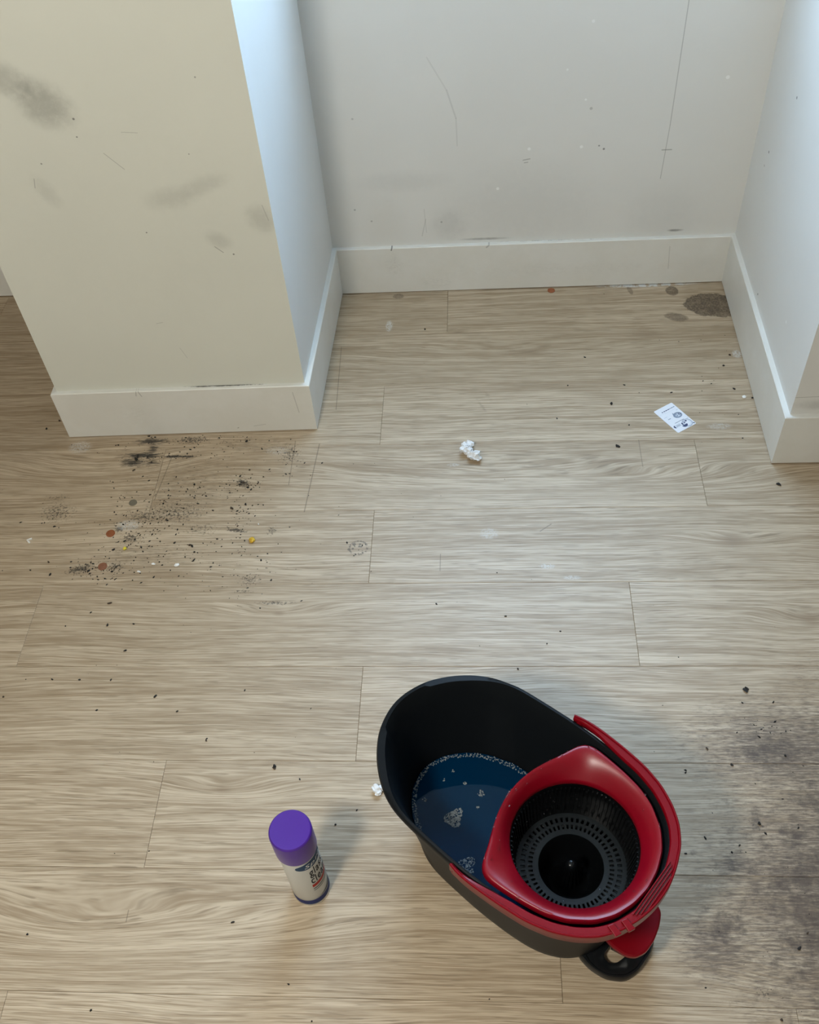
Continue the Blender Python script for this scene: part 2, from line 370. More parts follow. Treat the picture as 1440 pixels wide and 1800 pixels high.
def skirt_material():
    b = NB('skirting_gloss')
    X, Y, Z = b.pos()
    n = b.noise(b.xyz(X, Y, Z), 9.0, 4, 0.6)
    n2 = b.noise(b.xyz(b.mul(X, 0.6), Y, Z), 130.0, 4, 0.85)
    c = b.mix(b.ss(n, 0.35, 0.7), (0.70, 0.685, 0.63), (0.735, 0.725, 0.68))
    # grime packed into the joint on top of the skirting
    top = b.ss(Z, 0.1405, 0.1432)
    m = b.mul(b.mx(b.gell(X, Y, -0.16, -0.0165, 0.16, 0.0045, 0.0203), b.mul(b.gell(X, Y, 0.60, 0.514, 0.4, 0.004), 0.75)), b.add(n2, 0.25))
    c = b.mix(b.mul(b.mul(b.ss(m, 0.50, 0.74), top), 0.9), c, (0.035, 0.03, 0.025))
    for q in ((0.0, 0.125, 0.006, 0.06, 0.0010, 0.3), (-0.36, 0.143, -0.355, 0.128, 0.001, 0.45), (-0.365, 0.143, -0.368, 0.13, 0.001, 0.4), (0.205, 0.137, 0.208, 0.147, 0.0016, 0.8), (0.455, 0.136, 0.462, 0.143, 0.002, 0.4), (0.93, 0.12, 0.935, 0.05, 0.0012, 0.2), (-0.11, 0.02, -0.08, 0.025, 0.0008, 0.3), (-0.15, 0.015, -0.147, 0.017, 0.001, 0.6)):
        c = b.mix(b.mul(b.seg(X, Z, *q[:5]), q[5]), c, (0.09, 0.085, 0.075))
    for cx, cz, rx, rz, k in ((0.21, 0.09, 0.02, 0.03, 0.2), (0.32, 0.03, 0.04, 0.015, 0.15), (0.6, 0.06, 0.3, 0.02, 0.08), (-0.38, 0.07, 0.04, 0.03, 0.1)):
        c = b.mix(b.mul(b.mul(b.gell(X, Z, cx, cz, rx, rz), b.ss(n2, 0.4, 0.7)), k), c, (0.2, 0.19, 0.16))
    return b.out(c, 0.38, Specular_IOR_Level=0.45)
M_SKIRT = skirt_material()

# ------------------------------------------------------------------ room shell
RX0, RX1, RY0, RZ1 = -2.4, 2.6, -3.7, 2.5
def structure(name, mb, mat, **kw):
    o = mb.build(name, mat, None, **kw); o['kind'] = 'structure'; return o

# floor slab with separate planks on it
m = MB(); m.box(RX0, RX1, RY0, 0.75, -0.06, -0.0062)
floor = structure('floor', m, plain('screed', (0.20, 0.17, 0.13), 0.9, 30, 0.2))
PITCH, Y0, PLEN = 0.2023, 0.3280, 1.246
butt = {-1: 0.350, 0: -0.05, 1: 0.196, 2: 0.926, 3: 0.195, 4: 0.736, 5: 0.197, 6: -0.159, 7: 0.551, 8: -0.341}
cache = {}
def plank_mesh(L, W):
    key = (round(L, 3), round(W, 3))
    if key not in cache:
        mb = MB(); g, ch, t = 0.0002, 0.0006, 0.006
        def rect(d, z): return [(d, d, z), (L - d, d, z), (L - d, W - d, z), (d, W - d, z)]
        mb.loft([rect(g, -t), rect(g, -ch), rect(g + ch, 0)])
        me = bpy.data.meshes.new('plank'); me.from_pydata(mb.v, [], mb.f); me.materials.append(M_WOOD)
        cache[key] = me
    return cache[key]
k = 0
for r in range(-2, 20):
    ytop = Y0 - r * PITCH; ybot = ytop - PITCH
    if r == -2: ytop = min(ytop, 0.745)
    if ybot < RY0: ybot = RY0
    s = butt.get(r, random.uniform(-0.6, 0.6))
    x = s - PLEN * math.ceil((s - RX0) / PLEN)
    while x < RX1:
        xa, xb = max(x, RX0), min(x + PLEN, RX1)
        if xb - xa > 0.02:
            o = link('plank', plank_mesh(xb - xa, ytop - ybot), None, floor)
            o.location = (xa, ybot, 0); o.pass_index = (k * 7) % 61 + 1; k += 1
        x += PLEN

# wall faces
A = (-0.5572, -0.0232); B = (0.0294, -0.0113); Cc = (0.0489, 0.5110); D = (1.0946, 0.5185); E = (1.0970, -0.1454)
YB = 0.78      # outer face of the building wall
def two_mats(o, mat2, test):
    o.data.materials.append(mat2)
    for p in o.data.polygons:
        if test(p.normal): p.material_index = 1
m = MB(); m.prism([A, B, Cc, (0.0489, YB), (-0.5572, YB)], 0, RZ1)
o = structure('wall_pillar', m, M_PILLAR); two_mats(o, M_PSIDE, lambda n: n.x > 0.5 or n.x < -0.5)
m = MB(); m.prism([E, (RX1, -0.1458), (RX1, YB), (1.0946, YB), D], 0, RZ1)
o = structure('wall_right', m, M_RIGHT); two_mats(o, M_PIER, lambda n: n.y < -0.5)
m = MB(); m.prism([Cc, D, (1.0946, YB), (0.0489, YB)], 0, WZ0 - 0.03)
structure('wall_back', m, M_BACK)
m = MB(); m.prism([Cc, D, (1.0946, YB), (0.0489, YB)], WZ1, RZ1)
structure('wall_above_window', m, M_ROOM)
m = MB(); m.box(RX0, -0.5572, 0.545, YB, 0, RZ1); structure('wall_left_recess', m, M_ROOM)
m = MB(); m.box(RX0 - 0.1, RX0, RY0, YB, -0.06, RZ1); structure('wall_left', m, M_ROOM)
m = MB(); m.box(RX1, RX1 + 0.1, RY0, YB, -0.06, RZ1); structure('wall_room_right', m, M_ROOM)
m = MB(); m.box(RX0 - 0.1, RX1 + 0.1, RY0 - 0.1, RY0, -0.06, RZ1); structure('wall_rear', m, M_ROOM)
m = MB(); m.box(RX0 - 0.1, RX1 + 0.1, RY0 - 0.1, YB, RZ1, RZ1 + 0.1); structure('ceiling', m, M_CEIL)

# window above the alcove wall
M_FRAME = plain('window_white', (0.78, 0.78, 0.76), 0.35)
win = empty('window_1', (0.5747, WY, WZ0)); win['kind'] = 'structure'
hw = 0.522; wh = WZ1 - WZ0
for nm, x0, x1, z0, z1 in (('frame_stile', -hw, -hw + 0.05, 0, wh), ('frame_stile', hw - 0.05, hw, 0, wh), ('frame_rail', -hw + 0.05, hw - 0.05, 0, 0.05), ('frame_rail', -hw + 0.05, hw - 0.05, wh - 0.05, wh), ('mullion', -0.02, 0.02, 0.05, wh - 0.05)):
    m = MB(); m.box(x0, x1, -0.03, 0.03, z0, z1); m.build(nm, M_FRAME, win, bevel=0.003)
gb = NB('window_glass')
tr = gb.n('ShaderNodeBsdfTransparent'); gs = gb.n('ShaderNodeBsdfGlossy'); gs.inputs['Roughness'].default_value = 0.02
ms = gb.n('ShaderNodeMixShader'); ms.inputs[0].default_value = 0.05
gb.t.links.new(tr.outputs[0], ms.inputs[1]); gb.t.links.new(gs.outputs[0], ms.inputs[2])
gb.t.links.new(ms.outputs[0], gb.t.nodes['Material Output'].inputs['Surface'])
for x0, x1 in ((-hw + 0.05, -0.02), (0.02, hw - 0.05)):
    m = MB(); m.box(x0, x1, -0.003, 0.003, 0.05, wh - 0.05); m.build('pane', gb.m, win)
m = MB(); m.box(-hw, hw, -0.085, 0.17, -0.03, 0.0); m.build('window_sill', M_FRAME, win, bevel=0.004)

# skirting boards: each run its own board with mitred ends
SH, ST, SG = 0.1437, 0.0119, 0.0030
def skirting(name, f0, f1, w0, w1, y0l=None):
    """f = outer (room) face end points, w = wall face end points"""
    mb = MB()
    def ring(f, w):
        bx = (w[0] - f[0], w[1] - f[1])
        def q(t, z): return (f[0] + bx[0] * t, f[1] + bx[1] * t, z)
        return [q(0, SG), q(0, SH - 0.0016), q(0.14, SH), q(1, SH), q(1, SG)]
    mb.loft([ring(f0, w0), ring(f1, w1)])
    o = mb.build(name, M_SKIRT); o['kind'] = 'structure'; return o
def outw(w, s): return (w[0] + s[0] * ST, w[1] + s[1] * ST)
fA = (-0.5691, -0.0351); fB = (0.0413, -0.0232); fC = (0.0608, 0.4993); fD = (1.0827, 0.5066); fE = (1.0850, -0.1573)
skirting('baseboard_pillar_front', fA, fB, A, B)
skirting('baseboard_pillar_side', fB, fC, B, Cc)
skirting('baseboard_back', fC, fD, Cc, D)
skirting('baseboard_right', fD, fE, D, E)
skirting('baseboard_pier', fE, (RX1, -0.1577), E, (RX1, -0.1458))
skirting('baseboard_pillar_left', (-0.5691, 0.533), fA, (-0.5572, 0.545), A)
skirting('baseboard_left', (RX0, 0.533), (-0.5691, 0.533), (RX0, 0.545), (-0.5572, 0.545))

# warm ceiling lamp behind the photographer
M_SHADE = plain('lamp_shade_glass', (0.9, 0.88, 0.82), 0.4)
lamp = empty('ceiling_lamp', (-0.19, -1.86, RZ1))
tag(lamp, 'bare warm bulb hanging on a white stem from the ceiling', 'lamp')
m = MB(); m.lathe([(0.001, 0), (0.13, 0), (0.13, -0.022), (0.09, -0.03), (0.001, -0.03)], 48); m.build('mounting_plate', M_FRAME, lamp, True)
m = MB(); m.lathe([(0.004, -0.03), (0.004, -0.475)], 24, cap0=True, cap1=True); m.build('stem', M_FRAME, lamp, True)
bm_ = NB('lamp_bulb'); bm_.out((0.9, 0.9, 0.85), 0.4, Emission_Color=(*LAMP_COLOR, 1), Emission_Strength=6.0)
m = MB(); m.lathe([(0.001, -0.555)] + [(0.04 * math.sin(t), -0.515 - 0.04 * math.cos(t)) for t in [R(a) for a in range(15, 170, 15)]] + [(0.010, -0.476)], 24); m.build('bulb', bm_.m, lamp, True)
ld = bpy.data.lights.new('lamp_light', 'POINT'); ld.energy = LAMP_POWER; ld.color = LAMP_COLOR; ld.shadow_soft_size = 0.12
lo = bpy.data.objects.new('lamp_light', ld); lo.location = (0, 0, -0.66); lo.parent = lamp; col.objects.link(lo)

# ------------------------------------------------------------------ mop bucket
M_BODY = plain('charcoal_plastic', (0.0085, 0.0100, 0.0115), 0.46, 220, 0.15, 0.10)
M_BLACK = plain('black_gloss_plastic', (0.003, 0.0035, 0.004), 0.20, 0, 0, 0.28)
M_BASKET = plain('dark_basket_plastic', (0.009, 0.012, 0.014), 0.36, 0, 0, 0.32)
M_RED = plain('red_plastic', (0.215, 0.0012, 0.0090), 0.33, 300, 0.05, 0.45)
M_RED2 = plain('red_handle_plastic', (0.190, 0.0012, 0.0062), 0.28, 300, 0.05, 0.22)

BK = empty('mop_bucket', (0.564, -1.136, 0), R(141))
tag(BK, 'charcoal oval mop bucket with red carrying handle and foot pedal, part filled with water', 'bucket')
RIMZ = 0.284
half = [(0.349, 0), (0.3465, 0.022), (0.334, 0.058), (0.309, 0.091), (0.285, 0.1125), (0.257, 0.130), (0.228, 0.1395), (0.191, 0.1435), (0.154, 0.1455), (0.109, 0.1475), (0.063, 0.1465),
        (0.02, 0.1435), (-0.02, 0.138), (-0.055, 0.127), (-0.082, 0.111), (-0.100, 0.095), (-0.117, 0.071), (-0.128, 0.042), (-0.133, 0)]
NR = 144
rim = smooth_closed(resample(smooth_closed(resample(mirrored(half), NR), 2), NR), 2)
def sstep(a, b, x):
    t = max(0, min(1, (x - a) / (b - a))); return t * t * (3 - 2 * t)
def body_ring(t, z, inset=0.0):
    """t = 0 bottom outline, 1 rim outline"""
    pts = [((u - 0.1) * (0.80 + 0.20 * t) + 0.1, v * (0.705 + 0.295 * t)) for u, v in rim]
    pts = offset_poly(pts, inset) if inset else pts
    return [(u, v, z(u) if callable(z) else z) for u, v in pts]
spw = [sstep(0.205, 0.235, u) for u, v in rim]
def flare(t, extra):            # pouring end: wall stays further in until just below the lip
    pts = [((u - 0.1) * (0.80 + 0.20 * t) + 0.1, v * (0.705 + 0.295 * t)) for u, v in rim]
    return offset_poly(pts, [extra * s for s in spw])
lipw = [0.0065 + 0.0080 * sstep(0.20, 0.30, u) - 0.0050 * (1 - sstep(0.050, 0.060, abs(v))) * sstep(0.28, 0.30, u) for u, v in rim]
rings = [[(x, y, 0.004) for x, y in offset_poly([(p[0], p[1]) for p in body_ring(0, 0)], 0.006)],
         body_ring(0.0, 0.0025, 0.002), body_ring(0.0, 0.006)]
for z in (0.03, 0.08, 0.13, 0.18, 0.215):
    t = (z / RIMZ) * 0.86
    rings.append([(x, y, z) for x, y in flare(t, 0.004)])
rings.append([(x, y, 0.250) for x, y in flare(0.86, 0.008)])
rings.append([(x, y, 0.262) for x, y in flare(0.885, 0.004)])
def pts(inset): return offset_poly(rim, inset)
rings.append([(x, y, 0.2655) for x, y in pts(0.001)])
rings.append([(x, y, 0.270) for x, y in rim])
rings.append([(x, y, 0.2815 - 0.004 * s) for (x, y), s in zip(rim, spw)])
rings.append([(x, y, RIMZ - 0.002 * s) for (x, y), s in zip(pts(0.0022), spw)])
rings.append([(x, y, RIMZ) for x, y in pts([w - 0.001 for w in lipw])])
rings.append([(x, y, RIMZ - 0.0022) for x, y in pts(lipw)])
for z in (0.262, 0.23, 0.18, 0.13, 0.08, 0.03):
    t = 0.02 + (z / RIMZ) * 0.86
    q = offset_poly([((u - 0.1) * (0.80 + 0.20 * t) + 0.1, v * (0.705 + 0.295 * t)) for u, v in rim], [0.0035 + 0.004 * s for s in spw])
    rings.append([(x, y, z) for x, y in q])
q = offset_poly([((u - 0.1) * 0.8 + 0.1, v * 0.705) for u, v in rim], 0.012)
rings.append([(x, y, 0.010) for x, y in q])
m = MB(); m.loft(rings)
body = m.build('body', M_BODY, BK, True, angle=50)
# carrying handle folded down round the wringing end
hh = [(0.110, 0.1530), (0.100, 0.1555), (0.085, 0.1570), (0.063, 0.1568), (0.02, 0.1535), (-0.02, 0.148), (-0.055, 0.1372), (-0.085, 0.1205), (-0.107, 0.102), (-0.125, 0.077), (-0.137, 0.045), (-0.1425, 0.020), (-0.1435, 0)]
path = hh + [(u, -v) for u, v in reversed(hh[:-1])]
path = resample(path, 110, closed=False)
for _ in range(3):
    path = [path[0]] + [tuple(0.25 * path[i - 1][k] + 0.5 * path[i][k] + 0.25 * path[i + 1][k] for k in (0, 1)) for i in range(1, len(path) - 1)] + [path[-1]]
secs = []
np_ = len(path)
HZ = RIMZ + 0.0004
for i, (u, v) in enumerate(path):
    a = path[max(0, i - 1)]; c = path[min(np_ - 1, i + 1)]
    tx, ty = c[0] - a[0], c[1] - a[1]; l = math.hypot(tx, ty); nx, ny = -ty / l, tx / l     # inward normal
    e = min(i, np_ - 1 - i) / (np_ - 1)
    w = 0.006 + 0.009 * sstep(0.0, 0.16, e)
    if abs(v) < 0.055 and u < 0:                   # grip: inner edge runs straight
        k_ = sstep(0.055, 0.040, abs(v))
        w = w + (max(w, (-0.1235 - u) / max(nx, 0.6)) - w) * k_
    up = 0.002 * sstep(0, 0.1, e)
    def q(d, z): return (u + nx * d, v + ny * d, z)
    secs.append([q(0.0012, HZ - 0.014), q(0, HZ - 0.012), q(0, HZ + 0.0075 + up), q(0.0012, HZ + 0.009 + up), q(0.003, HZ + 0.009 + up), q(0.0042, HZ + 0.0062 + up), q(w * 0.72, HZ + 0.0058 + up), q(w - 0.0014, HZ + 0.0055 + up), q(w, HZ + 0.0035 + up), q(w, HZ + 0.0002), q(0.0035, HZ + 0.0002), q(0.0035, HZ - 0.014)])
m = MB(); m.loft(secs)
handle = m.build('handle', M_RED2, BK, True, angle=35)
# finger grip: raised frame bars, groove shade put in as three darker red strips
M_GROOVE_SHADE = plain('shaded_red_groove', (0.06, 0.001, 0.003), 0.5)
for uu, hv in ((-0.1250, 0.047), (-0.1290, 0.045), (-0.1330, 0.040), (-0.1370, 0.030)):
    m = MB(); m.box(uu - 0.0008, uu + 0.0008, -hv, hv, HZ + 0.0055, HZ + 0.0108); m.build('grip_rib', M_RED2, handle, bevel=0.0004)
for uu, hv in ((-0.1270, 0.044), (-0.1310, 0.041), (-0.1350, 0.034)):
    m = MB(); m.box(uu - 0.0011, uu + 0.0011, -hv, hv, HZ + 0.0062, HZ + 0.0085); m.build('grip_groove_shade', M_GROOVE_SHADE, handle)
for vv in (0.066, 0.083):
    m = MB()
    u0 = -0.1335 if vv < 0.07 else -0.1235
    m.prism([(u0 - 0.004, vv - 0.005), (u0 + 0.012, vv - 0.009), (u0 + 0.016, vv - 0.001), (u0, vv + 0.004)], HZ + 0.006, HZ + 0.0125); m.build('handle_clip', M_RED2, handle, bevel=0.0008)
for s in (1, -1):
    m = MB(); m.loft([[(0.100 + 0.006 * math.cos(a), s * y, 0.274 + 0.006 * math.sin(a)) for a in [2 * math.pi * k / 20 for k in range(20)]] for y in (0.142, 0.1545)])
    m.build('handle_pivot', M_RED2, BK, True)

# foot plate and red pedal at the wringing end
def rounded(poly, it=3):
    return smooth_closed(resample(poly, 72), it)
outer = rounded([(-0.062, 0.057), (-0.090, 0.062), (-0.118, 0.058), (-0.143, 0.042), (-0.152, 0.020), (-0.152, -0.020), (-0.143, -0.042), (-0.118, -0.058), (-0.090, -0.062), (-0.062, -0.057)])
inner = rounded([(-0.096, 0.034), (-0.108, 0.038), (-0.118, 0.031), (-0.123, 0.016), (-0.124, 0.0), (-0.123, -0.016), (-0.118, -0.031), (-0.108, -0.038), (-0.096, -0.034)])
ang0 = lambda P, c: sorted(P, key=lambda q: math.atan2(q[1] - c[1], q[0] - c[0]))
cF = (-0.110, 0)
def polar(P, n, c):
    out = []
    for k in range(n):
        a = 2 * math.pi * k / n; best = None
        dx, dy = math.cos(a), math.sin(a)
        for i in range(len(P)):
            p, q = P[i], P[(i + 1) % len(P)]
            ex, ey = q[0] - p[0], q[1] - p[1]
            det = dx * -ey + ex * dy
            if abs(det) < 1e-12: continue
            rx, ry = p[0] - c[0], p[1] - c[1]
            t = (rx * -ey + ex * ry) / det; s = (dx * ry - dy * rx) / det
            if t > 0 and -1e-6 <= s <= 1 + 1e-6: best = t if best is None else max(best, t)
        out.append((c[0] + dx * best, c[1] + dy * best))
    return out
po_, pi_ = polar(outer, 96, cF), polar(inner, 96, cF)
def lerp(a, b, t): return [(p[0] + (q[0] - p[0]) * t, p[1] + (q[1] - p[1]) * t) for p, q in zip(a, b)]
m = MB()
Z_ = lambda P, z: [(x, y, z) for x, y in P]
ids = m.loft([Z_(po_, 0.001), Z_(po_, 0.016), Z_(lerp(po_, pi_, 0.06), 0.019), Z_(lerp(po_, pi_, 0.16), 0.019), Z_(lerp(po_, pi_, 0.22), 0.0165), Z_(lerp(po_, pi_, 0.9), 0.0165), Z_(pi_, 0.015), Z_(pi_, 0.001)], False, False)
m.bridge(ids[-1], ids[0])
m.build('foot_plate', plain('foot_plate_plastic', (0.008, 0.009, 0.010), 0.24, 0, 0, 0.4), BK, True)
ped = rounded([(-0.080, 0.030), (-0.105, 0.035), (-0.128, 0.034), (-0.142, 0.026), (-0.150, 0.010), (-0.150, -0.014), (-0.145, -0.036), (-0.136, -0.056), (-0.122, -0.064), (-0.100, -0.060), (-0.080, -0.050)], 2)
m = MB(); m.loft([Z_(offset_poly(ped, 0.003), 0.076), Z_(ped, 0.078), Z_(ped, 0.086), Z_(offset_poly(ped, 0.0025), 0.0885), Z_(offset_poly(ped, 0.010), 0.0875)])
m.build('pedal', M_RED2, BK, True)
m = MB(); m.prism([(-0.100, 0.020), (-0.128, 0.014), (-0.128, -0.014), (-0.100, -0.020)], 0.017, 0.077); m.build('pedal_post', M_BLACK, BK, bevel=0.002)

# ------------------------------------------------------------------ wringer insert
WR = empty('wringer', (0.564, -1.136, 0), R(141))
tag(WR, 'red collared spin wringer with black slotted basket set in the mop bucket', 'wringer')
th_ = [(0.1145, 0), (0.1135, 0.020), (0.108, 0.045), (0.099, 0.069), (0.0895, 0.090), (0.0805, 0.115), (0.0735, 0.1265), (0.060, 0.1325), (0.035, 0.131), (0, 0.1265), (-0.032, 0.1198), (-0.06, 0.108), (-0.09, 0.085), (-0.108, 0.06), (-0.1185, 0.03), (-0.1222, 0)]
NT = 160
tray_o = polar(smooth_closed(resample(mirrored(th_), 160), 2), NT, (0, 0))
HR = 0.0945
circ = lambda r, n=NT: [(r * math.cos(2 * math.pi * k / n), r * math.sin(2 * math.pi * k / n)) for k in range(n)]
hole = circ(HR)
m = MB()
prof = [(0.0, 0.2725), (0.0, 0.2755), (0.02, 0.2795), (0.05, 0.2820), (0.10, 0.2835)]
rr = [Z_(lerp(tray_o, hole, t) if t else tray_o, z) for t, z in prof]
for t in (0.2, 0.32, 0.45, 0.58, 0.70, 0.80, 0.88, 0.94, 0.98):
    rr.append(Z_(lerp(tray_o, hole, t), 0.2835 - 0.029 * ((t - 0.1) / 0.9) ** 1.7))
rr += [Z_(hole, 0.2505), Z_(circ(HR + 0.0005), 0.246), Z_(circ(HR + 0.002), 0.246), Z_(lerp(tray_o, circ(HR + .002), 0.85), 0.252), Z_(lerp(tray_o, circ(HR + .002), 0.12), 0.276), Z_(offset_poly(tray_o, 0.0018), 0.2745), Z_(offset_poly(tray_o, 0.0018), 0.2725)]
ids = m.loft(rr, False, False); m.bridge(ids[-1], ids[0])
tray = m.build('collar', M_RED, WR, True, angle=60)
tag(tray, 'glossy red plastic collar')
# basket wall with vertical ribs
BZ = 0.160
m = MB(); ids = m.lathe([(0.0938, 0.2465), (0.0925, 0.235), (0.0845, BZ + 0.004), (0.0845, BZ - 0.004), (0.0870, BZ - 0.004), (0.0950, 0.235), (0.0955, 0.2458)], 96); m.bridge(ids[-1], ids[0])
bw = m.build('basket_wall', M_BLACK, WR, True)
m = MB()
for k in range(84):
    a = 2 * math.pi * k / 84; ca, sa = math.cos(a), math.sin(a)
    def P(r, t, z): return (r * ca - t * sa, r * sa + t * ca, z)
    m.loft([[P(0.0930, -0.0011, 0.238), P(0.0908, -0.0008, 0.238), P(0.0908, 0.0008, 0.238), P(0.0930, 0.0011, 0.238)], [P(0.0860, -0.0011, BZ + 0.006), P(0.0832, -0.0008, BZ + 0.006), P(0.0832, 0.0008, BZ + 0.006), P(0.0860, 0.0011, BZ + 0.006)]])
o = m.build('wall_ribs', M_BLACK, bw); o['kind'] = 'stuff'
# slotted floor ring
m = MB(); NS = 112
rad = [0.0495, 0.0505, 0.0585, 0.0655, 0.0700, 0.0775, 0.0846]
idt = [m.ring([(r * math.cos(2 * math.pi * k / NS), r * math.sin(2 * math.pi * k / NS), BZ + (0.0 if i > 2 else 0.0)) for k in range(NS)]) for i, r in enumerate(rad)]
for i in range(len(rad) - 1):
    for k in range(NS):
        if i in (2, 4) and k % 2 == 0: continue
        j = (k + 1) % NS
        m.f.append((idt[i][k], idt[i][j], idt[i + 1][j], idt[i + 1][k]))
fl = m.build('basket_floor', M_BASKET, WR)
sm = fl.modifiers.new('thickness', 'SOLIDIFY'); sm.thickness = 0.004; sm.offset = 0
m = MB(); ids = m.lathe([(0.0468, BZ - 0.012), (0.0840, BZ - 0.010), (0.0858, BZ - 0.006), (0.0858, BZ - 0.0125), (0.0468, BZ - 0.0145)], 64); m.bridge(ids[-1], ids[0]); m.build('slot_shade_backing', M_BLACK, WR, True)  # black ring added under the floor so the slots look dark
# glossy hub in the middle
m = MB(); m.lathe([(0.0500, BZ - 0.004), (0.0500, BZ + 0.0024), (0.0490, BZ + 0.0030), (0.0478, BZ + 0.0018), (0.0440, BZ - 0.040), (0.030, BZ - 0.060), (0.0160, BZ - 0.050), (0.0130, BZ - 0.025), (0.0110, BZ - 0.004), (0.0108, BZ + 0.004), (0.0095, BZ + 0.010), (0.0065, BZ + 0.0138), (0.0035, BZ + 0.0152), (0.0008, BZ + 0.0156)], 64, cap1=True)
hub = m.build('hub', M_BLACK, WR, True, angle=60)
m = MB()
for k in range(16):
    a = 2 * math.pi * k / 16; ca, sa = math.cos(a), math.sin(a)
    def P(r, t, z): return (r * ca - t * sa, r * sa + t * ca, z)
    m.loft([[P(0.014, -0.0008, BZ - 0.045), P(0.0180, -0.0008, BZ - 0.045), P(0.0180, 0.0008, BZ - 0.045), P(0.014, 0.0008, BZ - 0.045)], [P(0.0100, -0.0006, BZ + 0.001), P(0.0125, -0.0006, BZ - 0.002), P(0.0125, 0.0006, BZ - 0.002), P(0.0100, 0.0006, BZ + 0.001)]])
o = m.build('hub_splines', M_BLACK, hub); o['kind'] = 'stuff'

# ------------------------------------------------------------------ soapy water, foam and droplets
WZ = 0.092
b = NB('blue_cleaning_water')
M_WATER = b.out((0.0001, 0.021, 0.060), 0.02, Specular_IOR_Level=0.11)
t = 0.02 + (WZ / RIMZ) * 0.86
wo = offset_poly([((u - 0.1) * (0.80 + 0.20 * t) + 0.1, v * (0.705 + 0.295 * t)) for u, v in rim], [0.0042 + 0.004 * s for s in spw])
WT = empty('bucket_water', (0.564, -1.136, 0), R(141))
tag(WT, 'dark blue soapy water with foam inside the mop bucket', 'water')
m = MB(); m.loft([Z_(offset_poly(wo, 0.004), WZ - 0.02), Z_(wo, WZ - 0.002), Z_(offset_poly(wo, 0.0015), WZ)])
water = m.build('water_surface', M_WATER, WT, True)
M_FOAM = plain('soap_foam', (0.27, 0.30, 0.31), 0.25, 400, 0.3, 0.5)
def ico(sub):
    bm = bmesh.new(); bmesh.ops.create_icosphere(bm, subdivisions=sub, radius=1); v = [tuple(q.co) for q in bm.verts]; f = [tuple(x.index for x in p.verts) for p in bm.faces]; bm.free(); return v, f
ICO1, ICO2 = ico(1), ico(2)
def blobs(name, items, mat, parent, data=ICO1):
    v = []; f = []
    for (x, y, z, rx, ry, rz) in items:
        o0 = len(v)
        v += [(x + q[0] * rx, y + q[1] * ry, z + q[2] * rz) for q in data[0]]
        f += [tuple(i + o0 for i in p) for p in data[1]]
    me = bpy.data.meshes.new(name); me.from_pydata(v, [], f)
    o = link(name, me, mat, parent, True, angle=180); o['kind'] = 'stuff'; return o
rnd = random.Random(3)
items = []
ring_in = offset_poly(wo, 0.004)
for i, (u, v) in enumerate(ring_in):
    if u < 0.13: continue
    if v > 0.06 and u < 0.22: dens = 4
    elif v > 0: dens = 9
    else: dens = 8
    for _ in range(dens):
        j = (i + 1) % NR; f_ = rnd.random(); d = rnd.uniform(-0.002, 0.006)
        x = ring_in[i][0] + (ring_in[j][0] - ring_in[i][0]) * f_; y = ring_in[i][1] + (ring_in[j][1] - ring_in[i][1]) * f_
        x += (0.19 - x) * d / 0.13; y += -y * d / 0.10
        r = rnd.uniform(0.0005, 0.0016)
        items.append((x, y, WZ + r * 0.1, r, r, r * 0.6))
blobs('foam_ring', items, M_FOAM, WT)
def patch(name, cu, cv, ru, rv, n, big=0.0022):
    it = []
    for _ in range(n):
        a = rnd.uniform(0, 6.283); q = math.sqrt(rnd.random()); wob = 1 + 0.18 * math.sin(3 * a + cu * 90)
        r = rnd.uniform(0.0006, 0.0014) if rnd.random() < 0.85 else rnd.uniform(0.0015, big)
        it.append((cu + ru * q * wob * math.cos(a), cv + rv * q * wob * math.sin(a), WZ + 0.0001, r, r, r * 0.5))
    blobs(name, it, M_FOAM, WT)
FOAMS = [(0.207, 0.033, 0.013, 0.0165, 330), (0.140, 0.080, 0.013, 0.012, 130), (0.232, -0.026, 0.0035, 0.003, 14), (0.199, -0.029, 0.006, 0.005, 40), (0.261, -0.030, 0.003, 0.003, 10), (0.265, 0.040, 0.004, 0.004, 12), (0.188, -0.006, 0.003, 0.0025, 8), (0.262, -0.008, 0.0025, 0.0025, 6)]
for i, a in enumerate(FOAMS): patch('foam_patch', *a)
M_DROP = NB('water_droplet').out((1, 1, 1), 0.02, Transmission_Weight=1.0, IOR=1.33)
items = []
for _ in range(110):
    k = rnd.randrange(NT); a = 2 * math.pi * k / NT
    if rnd.random() < 0.75 and not (-0.9 < math.sin(a) < 0.95 and math.cos(a) > 0.2): continue
    t = rnd.choice((0.04, 0.06, 0.1, 0.1, 0.15, 0.3, 0.5))
    p = lerp([tray_o[k]], [hole[k]], t)[0]
    z = 0.2835 - 0.029 * (max(0, t - 0.1) / 0.9) ** 1.7 - (0.0015 if t < 0.08 else 0)
    r = rnd.uniform(0.0006, 0.0020)
    items.append((p[0], p[1], z, r, r, r * 0.55))
blobs('water_droplets', items, M_DROP, tray, ICO2)
items = []
for _ in range(90):
    a = rnd.uniform(0, 6.283); z = rnd.uniform(BZ + 0.003, 0.235); r0 = 0.0832 + (z - BZ) * 0.096
    r = rnd.uniform(0.0005, 0.0012)
    items.append((r0 * math.cos(a), r0 * math.sin(a), z, r, r, r))
for _ in range(60):
    a = rnd.uniform(0, 6.283); r0 = rnd.uniform(0.05, 0.083); r = rnd.uniform(0.0005, 0.0013)
    items.append((r0 * math.cos(a), r0 * math.sin(a), BZ + 0.0022, r, r, r * 0.6))
blobs('basket_droplets', items, M_DROP, bw, ICO2)

